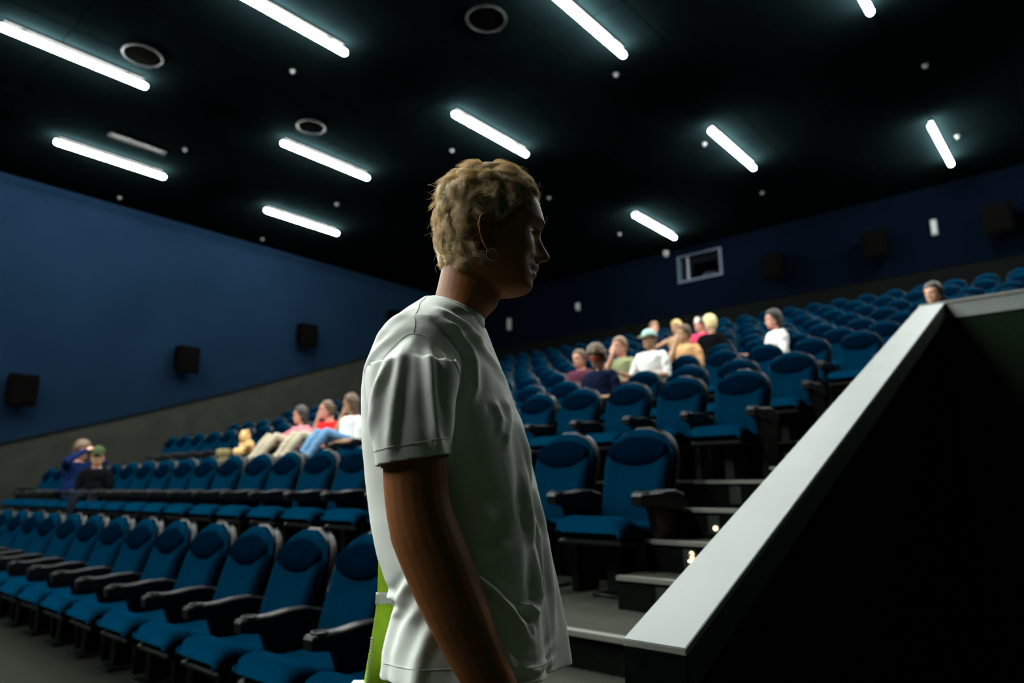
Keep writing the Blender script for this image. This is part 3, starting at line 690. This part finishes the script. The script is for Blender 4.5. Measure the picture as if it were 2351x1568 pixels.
MB().box(-.095, .095, -.075, .075, .13, .25, .02).build('flap', cloth('olive_flap', (.20, .17, .08)), e, smooth=True)
# two people on the far left taking pictures
def camf(r, M):
    b = MB().box(.13, .17, -.065, .065, .085, .165, .008); b.V = [tuple(M @ Vector(v)) for v in b.V]; b.build('compact_camera', M_black, r)
person_at(1, -11.4, .158, label='person in a navy jacket raising both arms to take a picture, far left', sk=S3, hr=H_brown, top=cloth('navy_jacket', (.006, .014, .060)), bottom=cloth('blue_jeans_dark', (.02, .05, .13)), armR='camera', armL='camera', sleeves='long', turn=2.0, legs='sit', width=1.15, hair=dict(thick=.034, low=.03, hairline=.17, bumpy=.01), extras=camf)
def greencap(r, M):
    capf(r, M)
    for c in r.children:
        if c.name.startswith('cap'): c.data.materials[0] = cloth('dark_green', (.05, .07, .03))
person_at(1, -10.65, .128, label='person in a dark green cap and black jacket right of the picture taker', sk=S2, hr=H_brown, top=cloth('black_top', (.004, .004, .005)), bottom=DARKT, armR='lap', sleeves='long', turn=1.0, head_yaw=.2, width=.8, hair=dict(thick=.012, low=.04), extras=greencap)

# ------------------------------------------------------------------ the standing man
man = empty('person', (-.866, .837, 0), YAW); tag(man, 'tall young man with wavy blond hair and hoop earring in a loose white t-shirt', 'person')
SKM = mat('skin_tanned', (.29, .100, .030), .55, spec=.3, var=.06, scale=14, bump=.05, bscale=350)
MH = Matrix.Translation(Vector((.0555, 0, 1.518))) @ rotm(math.radians(13), math.radians(0))
AT = math.radians(-12)                         # torso turned a little towards the viewer
ct, st_ = math.cos(AT), math.sin(AT)
def tl(x, y, z): return Vector((x * ct - y * st_, x * st_ + y * ct, z))
b = MB(); head_mesh(b, MH, 110, 110)
for s in (-1, 1): ear_mesh(b, MH, s)
# neck (leaning forward), running down into the chest
rings = []
for (x, z, a, bb) in ((.024, 1.590, .046, .050), (.024, 1.560, .054, .053), (.024, 1.530, .060, .055), (.019, 1.510, .0595, .055), (.014, 1.496, .058, .056), (.003, 1.478, .051, .057), (-.008, 1.455, .050, .064), (-.012, 1.425, .062, .09), (-.015, 1.38, .075, .12)):
    rings.append([(x + a * math.cos(q) * (1 if math.cos(q) < 0 else 1.0), bb * math.sin(q), z) for q in [2 * PI * j / 28 for j in range(28)]])
b.loft(rings)
rings = []
for (z, cx, a, bb) in ((1.43, -.03, .07, .10), (1.40, -.035, .095, .165), (1.34, -.03, .105, .175), (1.25, -.02, .112, .165), (1.15, .0, .100, .14), (1.05, .02, .095, .13), (.95, .03, .098, .135), (.88, .03, .10, .145), (.83, .03, .10, .15)):
    rings.append([tuple(tl(cx + a * math.cos(q), bb * math.sin(q), z)) for q in [2 * PI * j / 32 for j in range(32)]])
b.loft(rings)
# near (right) arm
AR = [(-.050, -.150, 1.355), (-.044, -.178, 1.29), (-.041, -.185, 1.21), (-.036, -.187, 1.155), (-.023, -.187, 1.108), (.000, -.186, 1.055), (.024, -.184, 1.002), (.065, -.178, .920), (.098, -.170, .862)]
RR = [.052, .051, .0475, .0465, .0485, .0475, .0445, .0355, .0275]
b.tube(smooth_path(AR, 26), [float(q) for q in np.interp(np.linspace(0, 8, 26), range(9), RR)], 20)
b.tube([(-.060, -.186, 1.108), (-.055, -.186, 1.094)], .0150, 10)
hand(b, (.098, -.170, .862), (.42, .03, -.9), (-.1, .9, .1), 1.0, .45, 1)
# far (left) arm: elbow behind, the hand holding the vest behind the back
AL = [(.02, .150, 1.355), (.02, .215, 1.27), (.0, .250, 1.18), (-.01, .262, 1.105), (-.012, .262, 1.04), (-.02, .255, .95)]
b.tube(smooth_path(AL, 18), [float(q) for q in np.interp(np.linspace(0, 5, 18), range(6), [.052, .047, .043, .040, .034, .027])], 16)
hand(b, (-.02, .255, .95), (-.15, -.1, -.95), (.0, -.95, -.1), .95, .6, -1)
for s in (-1, 1):
    K = tl(.02, s * .10, .48); A = tl(-.01, s * .11, .075)
    b.tube([tl(0, s * .085, .88), tl(.01, s * .09, .70), K, K.lerp(A, .3), A], [.095, .083, .058, .058, .042], 16)
    b.tube([A, tl(.06, s * .115, .045), tl(.15, s * .12, .035)], [.042, .042, .03], 12)
me = remesh(b, .0032, 2); shade(me, True, [SKM]); bo = bpy.data.objects.new('body', me); COL.objects.link(bo); bo.parent = man
V, N, F = arrs(me)
BODY_MARK = 1
# lips as a patch of the face
MHi = MH.inverted()
VH = (np.c_[V, np.ones(len(V))] @ np.array(MHi).T)[:, :3]
lip = (np.abs(VH[:, 1]) < .024 * np.sqrt(np.clip(1 - ((VH[:, 2] - .0475) / .0115) ** 2, 0, 1))) & (VH[:, 0] > .075) & (np.abs(VH[:, 2] - .0475) < .011)
extract('lips', V, N, F, lip, .0004, mat('lip_skin', (.30, .10, .07), .55, var=.05), man)
eyes(man, MH)
for s in (-1, 1):
    bb = MB()
    for k in range(34):
        y = .016 + .034 * k / 33; x, _, z = head_pt(.1375 + .004 * math.sin(k / 33 * PI), math.atan2(s * y, .095))
        p = Vector((x - .001, s * y, .137 + .004 * math.sin(k / 33 * PI)))
        bb.tube([MH @ p, MH @ (p + Vector((.004, s * .004, .004)))], [.0007, .0003], 4)
    tag(bb.build('eyebrow', haircol('brow_blond', (.22, .13, .05)), man), kind='stuff')
    bb = MB(); P = [MH @ Vector((.0905 - .5 * (abs(u) ** 2) * .012, s * (.031 + .012 * u), .1215 - .002 * u * u)) for u in (-1, -.5, 0, .5, 1)]
    bb.tube(P, .0012, 6); bb.build('eyelid', SKM, man, smooth=True)
# hoop earring in the near ear
ec = MH @ Vector((-.008, -.079, .0495)); bb = MB()
ax = (MH.to_3x3() @ Vector((1, .25, 0))).normalized()
bb.tube([ec + ax * math.cos(t) * .0102 + Vector((0, 0, 1)) * math.sin(t) * .0112 for t in [2 * PI * k / 40 for k in range(41)]], .0008, 8, cap=False)
tag(bb.build('earring', mat('polished_silver', (.85, .85, .83), .15, metal=1.0, var=0), man, smooth=True), label='thin silver hoop earring')

# t-shirt: solid body and sleeves, fused, opened at the hems and draped
PF = [(1.515, .010), (1.50, .035), (1.485, .040), (1.468, .049), (1.426, .064), (1.37, .088), (1.316, .107), (1.278, .122), (1.225, .133), (1.166, .144), (1.08, .156), (1.011, .164), (.943, .171), (.889, .176), (.83, .177)]
PB = [(1.515, -.036), (1.505, -.052), (1.486, -.074), (1.458, -.099), (1.418, -.124), (1.378, -.143), (1.339, -.152), (1.263, -.153), (1.188, -.146), (1.116, -.134), (1.066, -.118), (1.017, -.094), (.987, -.082), (.949, -.092), (.909, -.101), (.865, -.104), (.83, -.105)]
PWd = [(1.515, .062), (1.50, .074), (1.485, .093), (1.465, .125), (1.44, .160), (1.41, .178), (1.37, .185), (1.28, .172), (1.15, .166), (1.05, .170), (.95, .178), (.85, .185)]
itp = lambda tab, z: float(np.interp(-z, [-t[0] for t in tab], [t[1] for t in tab]))
b = MB(); rings = []
for z in list(np.linspace(.835, 1.43, 45)) + list(np.linspace(1.44, 1.515, 11)):
    f, k, wd = itp(PF, z) - .004, itp(PB, z) + .004, itp(PWd, z)
    c = (f + k) / 2; a = (f - k) / 2; ring = []
    lowf = max(0, min(1, (1.30 - z) / .45))
    for j in range(72):
        q = 2 * PI * j / 72; cs, sn = math.cos(q), math.sin(q)
        kk = (abs(cs) ** 2.3 + abs(sn) ** 2.3) ** (-1 / 2.3)
        r = 1 + lowf * (.035 * math.cos(5 * q + 1.2 + z * 1.5) + .022 * math.cos(9 * q + .5 - 3 * z))
        x, y = a * cs * kk * r, wd * sn * kk * r
        # front-left corner of the hem hangs forward
        g = math.exp(-((q - .62) / .26) ** 2) * lowf ** 1.2
        x += .034 * g; y += .01 * g
        # hollow between near front fold and the belly
        x -= .012 * math.exp(-((q - (2 * PI - .16)) / .10) ** 2) * lowf
        ring.append(tuple(tl(c * 1.0 + x, y, z)))
    rings.append(ring)
b.loft(rings)
def sleeve(P, rx, ry):
    P = smooth_path(P, 16); rings = []
    for i, p in enumerate(P):
        t = i / 15; a = float(np.interp(t, [0, .3, .6, 1], rx)); bq = float(np.interp(t, [0, .3, .6, 1], ry))
        rings.append([(p.x + a * math.cos(q) * (1 + .04 * math.cos(4 * q + 3 * t)), p.y + bq * math.sin(q) * (1 + .05 * math.cos(3 * q + 1)), p.z + .0090 * math.cos(q) * t - (.22 * (p.z - 1.2) * abs(math.cos(q)) if t < .3 else 0)) for q in [2 * PI * j / 40 for j in range(40)]])
    b.loft(rings)
sleeve([(-.052, -.120, 1.403), (-.054, -.150, 1.363), (-.050, -.175, 1.300), (-.044, -.190, 1.206)], [.062, .074, .070, .056], [.055, .060, .058, .053])
sleeve([(.03, .120, 1.400), (.028, .165, 1.350), (.02, .205, 1.290), (-.02, .235, 1.205)], [.062, .074, .070, .060], [.055, .060, .058, .055])
me = remesh(b, .0036, 3)
V, N, F = arrs(me)
def hemz(x, y): return .868 + .010 * math.sin(9 * x + 2) + .25 * max(0, y) * max(0, x) 
# wrinkles: ridges along measured lines on the near side, plus soft cloth noise
def ridges(V, N, lines, side):
    D = np.zeros(len(V))
    for pts, amp, wdt in lines:
        P2 = np.array(pts, float); best = np.full(len(V), 9.0); tt = np.zeros(len(V)); L = len(P2) - 1
        for i in range(L):
            a, c = P2[i], P2[i + 1]; d = c - a; t = np.clip(((V[:, [0, 2]] - a) @ d) / (d @ d), 0, 1)
            ds = np.linalg.norm(V[:, [0, 2]] - (a + t[:, None] * d), axis=1)
            u = ds < best; best[u] = ds[u]; tt[u] = (i + t[u]) / L
        fade = np.clip(np.minimum(tt, 1 - tt) * 5 + .15, 0, 1)
        D += amp * np.exp(-(best / wdt) ** 2) * fade - amp * .35 * np.exp(-((best - wdt * 1.8) / wdt) ** 2) * fade
    near = np.clip((side * N[:, 1] + .15) / .4, 0, 1)
    return D * near
RL = [([(-.024, 1.446), (.008, 1.422), (.032, 1.392), (.040, 1.369), (.041, 1.327), (.033, 1.300)], .008, .007),
      ([(-.029, 1.458), (.024, 1.436), (.054, 1.410)], .006, .007), ([(-.01, 1.430), (.040, 1.415), (.078, 1.375), (.09, 1.35)], .004, .006),
      ([(.090, 1.320), (.098, 1.282), (.090, 1.237)], .005, .005), ([(.07, 1.31), (.085, 1.28), (.082, 1.25)], .004, .006),
      ([(.112, 1.30), (.118, 1.252), (.123, 1.208), (.123, 1.162), (.124, 1.139), (.140, 1.089), (.139, 1.038), (.142, 1.007), (.133, .977)], .010, .007),
      ([(.138, 1.190), (.138, 1.167), (.153, 1.111), (.160, 1.056), (.165, 1.003), (.167, .920)], .006, .006),
      ([(.030, 1.065), (.045, 1.051), (.071, 1.029), (.096, 1.003), (.111, .979), (.130, .953)], .011, .006),
      ([(.045, 1.030), (.051, 1.019), (.078, .977), (.104, .915)], .006, .007), ([(.118, 1.150), (.088, 1.100)], .003, .012),
      ([(.105, 1.005), (.128, 1.004), (.137, .985)], .005, .004), ([(.112, .985), (.125, .978), (.135, .962)], .004, .004),
      ([(.110, .925), (.140, .912), (.165, .93)], .004, .005), ([(.10, .905), (.14, .897), (.17, .905)], .003, .004),
      ([(-.105, 1.005), (-.068, 1.014), (-.045, 1.045)], .006, .007), ([(-.040, 1.035), (-.075, .985), (-.088, .930), (-.088, .88)], .006, .008),
      ([(-.025, 1.020), (-.055, .975), (-.070, .93), (-.072, .88)], .005, .009), ([(-.010, .99), (-.03, .94), (-.035, .88)], .004, .010),
      ([(-.12, 1.40), (-.10, 1.43), (-.06, 1.455)], .003, .008), ([(-.14, 1.35), (-.12, 1.38), (-.085, 1.405)], .003, .006),
      ([(.0, 1.20), (.04, 1.15), (.07, 1.12)], .003, .014), ([(.02, 1.10), (.06, 1.085), (.10, 1.09)], .003, .010)]
SLV = [([(-.064, 1.392), (-.065, 1.337), (-.069, 1.270), (-.070, 1.215)], .005, .008), ([(-.075, 1.375), (-.095, 1.315), (-.100, 1.250)], .004, .006),
       ([(-.088, 1.350), (-.104, 1.290), (-.104, 1.235)], .003, .005), ([(-.028, 1.392), (-.018, 1.330), (-.008, 1.247), (.0, 1.22)], .006, .007)]
isl = (V[:, 1] < -.165 - .0 * V[:, 0]) & (V[:, 2] > 1.19) & (V[:, 0] < .04)
D = ridges(V, N, RL, -1) * (~isl) + ridges(V, N, SLV, -1) * isl
for i in range(len(V)):
    v = Vector(V[i]); D[i] += .0016 * noise.noise(Vector((v.x * 16 + 5, v.y * 12, v.z * 22))) * (1.4 if isl[i] else .6) + .0024 * noise.noise(Vector((v.x * 9, v.y * 9, v.z * 4))) + .0009 * noise.noise(Vector((v.x * 28, v.y * 28, v.z * 14)))
for z0 in (.868,):                              # stitched hem band
    pass
V2 = V + N * D[:, None]
# open the bottom of the body, the sleeve ends and the neck
cut_sl_r = np.array([False and V[i, 1] < -.125 and abs(V[i, 2] - (1.203 + .36 * (V[i, 0] + .044))) < .009 and N[i, 2] < -.45 and abs(V[i, 0] + .044) < .09 and (V[i, 1] < -.13) for i in range(len(V))])
cut_sl_l = np.array([V[i, 1] > .17 and N[i, 2] < -.5 and 1.14 < V[i, 2] < 1.26 and V[i, 0] < .06 for i in range(len(V))])
cut_b = (V[:, 2] < .870 - .11 * V[:, 1])
PN = np.array([.055, 0, .045]); 
neckn = np.array([.40, 0, .915]); neckd = (V - np.array([.005, 0, 1.488])) @ neckn
cut_n = (neckd > -.004)
keep = ~(cut_sl_r | cut_sl_l)
SHIRT = mat('white_cotton', (.82, .84, .79), .92, var=.03, scale=6, bump=.10, bscale=700)
shirt = extract('shirt', V2, N * 0, F, keep, 0, SHIRT, man)
bm = bmesh.new(); bm.from_mesh(shirt.data)
sub = [f for f in bm.faces if f.calc_center_median().y < -.176 and 1.15 < f.calc_center_median().z < 1.26]
ge = list({v for f in sub for v in f.verts}) + list({e for f in sub for e in f.edges}) + sub
bmesh.ops.bisect_plane(bm, geom=ge, plane_co=(-.044, -.19, 1.2115), plane_no=(.16, 0, -1), clear_outer=True)
for co, no in (((0, 0, .885), (0, -.11, -1)), ((-.004, 0, 1.481), (.35, 0, .937))):
    bmesh.ops.bisect_plane(bm, geom=bm.verts[:] + bm.edges[:] + bm.faces[:], plane_co=co, plane_no=no, clear_outer=True)
bm.to_mesh(shirt.data); bm.free(); shade(shirt.data, True)
md = shirt.modifiers.new('s', 'SOLIDIFY'); md.thickness = .0022; md.offset = -1
md = shirt.modifiers.new('sm', 'SMOOTH'); md.factor = .4; md.iterations = 1
# ribbed collar, hem stitching and shoulder seam lie on the shirt
from mathutils.bvhtree import BVHTree
bv = BVHTree.FromPolygons([Vector(v) for v in V2], F)
def drape(P, off=.0008, d=None):
    out = []
    for p in P:
        co, nr, _, _ = bv.find_nearest(Vector(p)); out.append(co + nr * off)
    return out
rings = []
for k in range(64):
    q = 2 * PI * k / 64
    u = Vector((math.cos(q) * .0500, math.sin(q) * .0620, 0)); c0 = Vector((-.004, 0, 1.485))
    x = u.x; z = -.37 * x
    base = c0 + Vector((x, u.y, z)); outw = Vector((math.cos(q), math.sin(q), 0)); axn = Vector((.35, 0, .937))
    ring = []
    for (o1, o2) in ((.009, -.016), (.0065, -.005), (.003, .005), (-.0005, .0065), (-.0030, .004), (.001, -.005), (.004, -.016)):
        ring.append(tuple(base + outw * o1 + axn * o2))
    rings.append(ring)
b = MB(); n7 = 7; Vv = [p for r in rings for p in r]; Ff = []
for i in range(64):
    for j in range(7): Ff.append((i * 7 + j, i * 7 + (j + 1) % 7, ((i + 1) % 64) * 7 + (j + 1) % 7, ((i + 1) % 64) * 7 + j))
b.add(Vv, Ff); b.build('collar', SHIRT, man, smooth=True)
SEAM = mat('grey_stitching', (.60, .62, .58), .9, var=.05)
def seam(name, P, n=40, r=.0006):
    bb = MB(); bb.tube(drape(smooth_path(P, n), .0004), r, 5); bb.build(name, SEAM, man, smooth=True)
seam('shoulder_seam', [(-.038, -.062, 1.478), (-.046, -.085, 1.462), (-.050, -.120, 1.435), (-.050, -.150, 1.402)])
seam('sleeve_seam', [(.030, -.170, 1.330), (.022, -.185, 1.355), (-.010, -.180, 1.388), (-.050, -.165, 1.404), (-.080, -.165, 1.385), (-.105, -.150, 1.345), (-.125, -.13, 1.30)])
seam('hem_stitching', [(-.108, -.165, 1.222), (-.095, -.215, 1.224), (-.060, -.245, 1.230), (-.015, -.243, 1.238), (.008, -.215, 1.242)], 40, .0005)
seam('hem_stitching', [(-.10, -.12, .922), (-.04, -.175, .927), (.04, -.185, .928), (.11, -.165, .925), (.165, -.09, .918), (.18, -.02, .910)], 60, .0005)
# keep the body inside the shirt, then cut trousers and shoes from it
V, N, F = arrs(bo.data)
armd = np.minimum(seg_dist(V, (.0, -.187, 1.08), (.10, -.17, .86)), np.minimum(seg_dist(V, (.0, .25, 1.17), (-.01, .262, 1.105)), seg_dist(V, (-.01, .262, 1.105), (-.03, .25, .85))))
armu = seg_dist(V, (-.041, -.187, 1.25), (-.023, -.187, 1.08))
for i in range(len(V)):
    v = V[i]
    if v[2] < .80 or v[2] > 1.475 or armd[i] < .075 or v[2] < .87 + max(0, .84 - v[2]): 
        if not (.80 < v[2] <= .87) or armd[i] < .075: continue
    if v[2] < 1.235 and (armu[i] < .066 or v[1] > .205): continue
    co, nr, _, _ = bv.find_nearest(Vector(v)); dd = (Vector(v) - co).dot(nr); mg = .012 if v[2] > 1.05 else .022
    if v[2] > 1.44: mg = .006
    if dd > -mg: q = co - nr * mg; V[i] = q
bo.data.vertices.foreach_set('co', V.ravel()); bo.data.update()
V, N, F = arrs(bo.data)
legm = (V[:, 2] < .90) & (V[:, 2] > .10) & ~((V[:, 1] < -.135 - 0 * V[:, 0]) & (V[:, 0] > .035) & (V[:, 2] > .60)) & (np.hypot(V[:, 0], V[:, 1]) < .26)
segA = seg_dist(V, (.065, -.178, .93), (.16, -.165, .66)) < .07
extract('trousers', V, N, F, legm & ~segA, .006, cloth('dark_jeans', (.012, .022, .03)), man, .002, .002)
for s in (-1, 1):
    sm = (V[:, 2] < .11) & ((V[:, 1] > tl(0, 0, 0).y) == (s > 0))
    extract('shoe', V, N, F, sm, .010, cloth('white_shoe', (.5, .5, .48)), man, .004)
# lime hi-vis vest held behind the back
vest = empty('safety_vest', (-.866 + .016 * math.cos(YAW), .837 + .016 * math.sin(YAW), 0), YAW); tag(vest, 'lime yellow safety vest with a pale band behind the standing man', 'vest')
LIME = mat('lime_fabric', (.42, .70, .02), .7, var=.06, scale=15, bump=.15, bscale=120); REFL = mat('reflective_band', (.60, .62, .56), .35, var=.05)
def vsheet(name, zt, zb, m, off=0.0, n=26):
    Vv = []; Ff = []
    nu = 30
    for i in range(n + 1):
        z = zt + (zb - zt) * i / n
        xl = float(np.interp(-z, [-1.10, -1.012, -.975, -.924, -.873, -.80, -.60], [-.148, -.146, -.147, -.153, -.160, -.168, -.175]))
        for j in range(nu + 1):
            u = j / nu; w_ = .16 + .10 * (1.1 - z)
            fold = .008 * math.sin(u * 14 + z * 7) + .004 * math.sin(u * 31 - z * 12)
            Vv.append((xl - off + .015 * u * 0 + .012 * abs(fold) * 10 * .08 + (u - 0) ** 2 * .05 + .5 * fold, .035 + w_ * u, z + .004 * math.sin(u * 9)))
    for i in range(n):
        for j in range(nu): k = i * (nu + 1) + j; Ff.append((k, k + 1, k + nu + 2, k + nu + 1))
    # side turned towards the viewer (front panel)
    k0 = len(Vv)
    for i in range(n + 1):
        z = zt + (zb - zt) * i / n
        xl = float(np.interp(-z, [-1.10, -1.012, -.975, -.924, -.873, -.80, -.60], [-.148, -.146, -.147, -.153, -.160, -.168, -.175]))
        for j in range(13):
            u = j / 12; Vv.append((xl - off + (.075 + .03 * (1.1 - z)) * u, .035 - off - .004 * math.sin(u * 8 + z * 9) - .006 * math.sin(u * PI), z))
    for i in range(n):
        for j in range(12): k = k0 + i * 13 + j; Ff.append((k + 1, k, k + 13, k + 14))
    o = obj_from(name, Vv, Ff, m, vest, True); md = o.modifiers.new('s', 'SOLIDIFY'); md.thickness = .0018; md.offset = 0
    return o
vsheet('vest_body', 1.095, .62, LIME); vsheet('reflective_band', .999, .980, REFL, .0018, 4)
bb = MB()
for k in range(60): bb.box(-.1535 - (k * .0075) * .035, -.1495 - (k * .0075) * .035, .0285, .0315, .925 - k * .0048, .9275 - k * .0048)
tag(bb.build('zip', REFL, vest), kind='stuff')
MB().prism([(.02, .852), (.045, .852), (.045, .858), (.02, .858)], -.182, -.158).build('strap_end', REFL, vest)

# hair: scalp shell plus wavy locks
HM_ = mat('hair_wavy_blond', (.84, .66, .40), .40, var=.2, scale=80, detail=5)
hairroot = []
def hairzl(ph):
    c = math.cos(ph); a = abs(((ph + PI) % (2 * PI)) - PI)
    return float(np.interp(a, [0, .5, .9, 1.15, 1.45, 1.62, 1.85, 2.2, PI], [.195, .196, .170, .140, .108, .098, .064, .046, .044]))
shell = hair_cap(man, MH, HM_, thick=.008, hairline=.192, low=.045, bumpy=.003)
bpy.data.objects.remove(shell)
Vv = []; Ff = []; nz, nph = 60, 90
for i in range(nz):
    for j in range(nph):
        ph = 2 * PI * j / nph; zl = hairzl(ph); z = zl + (.2445 - zl) * (i / (nz - 1)) ** .9
        x, y, zz = head_pt(z, ph); k = min(1, i / 6)
        n_ = Vector((math.cos(ph), math.sin(ph), .0 if z < .2 else (z - .2) * 30)).normalized(); side = .35 + .65 * min(1, max(0, (z - .10) / .06)) if abs(math.cos(ph)) < .6 else 1
        v = Vector((x, y, zz)) + n_ * ((-.001) + .009 * k * side * (1 + .5 * noise.noise(Vector((x, y, zz)) * 60)))
        Vv.append(MH @ v)
Vv.append(MH @ Vector((-.005, 0, .256)))
for i in range(nz - 1):
    for j in range(nph):
        a = i * nph + j; c = i * nph + (j + 1) % nph; Ff.append((a, c, c + nph, a + nph))
for j in range(nph): Ff.append(((nz - 1) * nph + j, (nz - 1) * nph + (j + 1) % nph, nz * nph))
obj_from('hair_base', Vv, Ff, mat('hair_undercoat', (.34, .23, .11), .8, var=.3, scale=90), man, True)
def scalp(z, ph):
    p = Vector(head_pt(z, ph)); e1 = Vector(head_pt(z, ph + .03)) - p; z2 = min(z + .003, .2446); e2 = Vector(head_pt(z2, ph)) - Vector(head_pt(max(z - .001, 0), ph))
    n = e1.cross(e2)
    if n.length < 1e-9: n = Vector((0, 0, 1))
    n.normalize()
    if n.dot(p - Vector((-.005, 0, .13))) < 0: n = -n
    return p, n
R_ = random.Random(11)
clumps = []
for _try in range(60000):
    if len(clumps) >= 340: break
    z = R_.uniform(.04, .2445); ph = R_.uniform(-PI, PI)
    wgt = min(1, interp(HW, z) / .077) + (.35 if z > .235 else 0)
    if z < hairzl(ph) or R_.random() > wgt: continue
    p, n = scalp(z, ph)
    if any((p - c[0]).length < .0088 for c in clumps): continue
    clumps.append((p, n, z, ph))
    if len(clumps) > 5 and R_.random() < .0005: break
cl = []
for (p, n, z, ph) in clumps:
    c = math.cos(ph)
    topw = min(1, max(0, (z - .185) / .04))
    down = Vector((0, 0, -1)); fwd = Vector((1, 0, -.1))
    flow = down * (1 - topw) + fwd * topw * .9 + Vector((0, math.sin(ph) * .6, 0)) * topw
    if c < -.2: flow = down + Vector((-.15, 0, 0)) + Vector((-.5, 0, 0)) * topw
    if c > .35 and .19 < z < .236: flow = Vector((.5, math.sin(ph) * .6, .3)) + Vector((0, R_.uniform(-1, 1), 0))
    flow = flow - n * flow.dot(n)
    ang = R_.uniform(-.7, .7); flow = (Matrix.Rotation(ang, 3, n) @ flow).normalized()
    a = abs(ph)
    sidek = 1.0
    if .8 < a < 1.95 and z < .172: sidek = .30 + .35 * max(0, (a - 1.6) / .35)
    Lh = R_.uniform(.045, .068) * sidek; frk = .7 if (c > .35 and z < .236) else 1.0; lowk = .55 + .45 * min(1, max(0, (z - .05) / .06)); Lh *= (.62 if frk < 1 else 1) * lowk; vol = (R_.uniform(.003, .008) + .003 * topw) * frk * lowk * (sidek ** 1.0)
    bn = n.cross(flow).normalized()
    cl.append((p, n, flow, bn, Lh, vol, R_.uniform(.0050, .0085) * sidek * frk ** .5, R_.uniform(.75, 1.2), R_.uniform(0, 6.28), R_.choice((-1, 1))))
kd = kdtree.KDTree(len(cl))
for i, c in enumerate(cl): kd.insert(c[0], i)
kd.balance()
NP = 14; pts = []; rad = []; pts2 = []; rad2 = []; nd = 0; ns = 0
while ns < 34000:
    z = R_.uniform(.038, .2446); ph = R_.uniform(-PI, PI)
    if z < hairzl(ph) or R_.random() > min(1, interp(HW, z) / .077) + (.3 if z > .235 else 0): continue
    p, n = scalp(z, ph); co, idx, dd = kd.find(p); c = cl[idx]
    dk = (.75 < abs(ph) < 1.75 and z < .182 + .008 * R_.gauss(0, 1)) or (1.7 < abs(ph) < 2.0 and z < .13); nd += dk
    kk = R_.uniform(.35, .8) if R_.random() < .6 else R_.uniform(.0, .35); stray = R_.random() < .012
    ls = R_.uniform(.8, 1.1) * (1.1 if stray else 1); q0 = p - c[0]; am = c[6] * R_.uniform(.6, 1.4); phs = c[8] + R_.uniform(-.3, .3)
    rn = Vector((R_.gauss(0, 1), R_.gauss(0, 1), R_.gauss(0, 1))) * (.004 if stray else .0009)
    for k in range(NP):
        s_ = k / (NP - 1)
        base = c[0] + c[1] * c[5] * (1 - math.exp(-3.2 * s_) - (0 if stray else .95 * s_ ** 2.5)) + c[2] * c[4] * ls * s_ * (1 - .15 * s_)
        w_ = 2 * PI * c[7] * s_ + phs; e_ = min(1, s_ * 2.2)
        base = base + c[3] * am * c[9] * (math.sin(w_) - math.sin(phs)) * e_ + c[1] * am * .45 * (math.cos(w_) - math.cos(phs)) * e_
        q = base + q0 * (1 - kk * s_ ** .8) + rn * s_ * 2
        # keep outside the skull
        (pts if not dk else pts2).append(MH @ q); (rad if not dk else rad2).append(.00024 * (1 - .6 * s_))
    ns += 1
def hair_obj(name, P, Rr, m, label):
    hc = bpy.data.hair_curves.new(name); hc.add_curves([NP] * (len(P) // NP))
    hc.attributes['position'].data.foreach_set('vector', np.array([tuple(p) for p in P]).ravel())
    ra = hc.attributes.get('radius') or hc.attributes.new('radius', 'FLOAT', 'POINT'); ra.data.foreach_set('value', Rr)
    hc.materials.append(m)
    ho = bpy.data.objects.new(name, hc); COL.objects.link(ho); ho.parent = man; tag(ho, kind='stuff', label=label)
hair_obj('hair', pts, rad, HM_, 'wavy golden blond hair')
hair_obj('side_hair', pts2, rad2, mat('hair_shaded_sides', (.17, .105, .05), .6, var=.25, scale=80), 'short hair above the ear, shade painted into its colour')  # shade around the ear is put into this darker strand colour
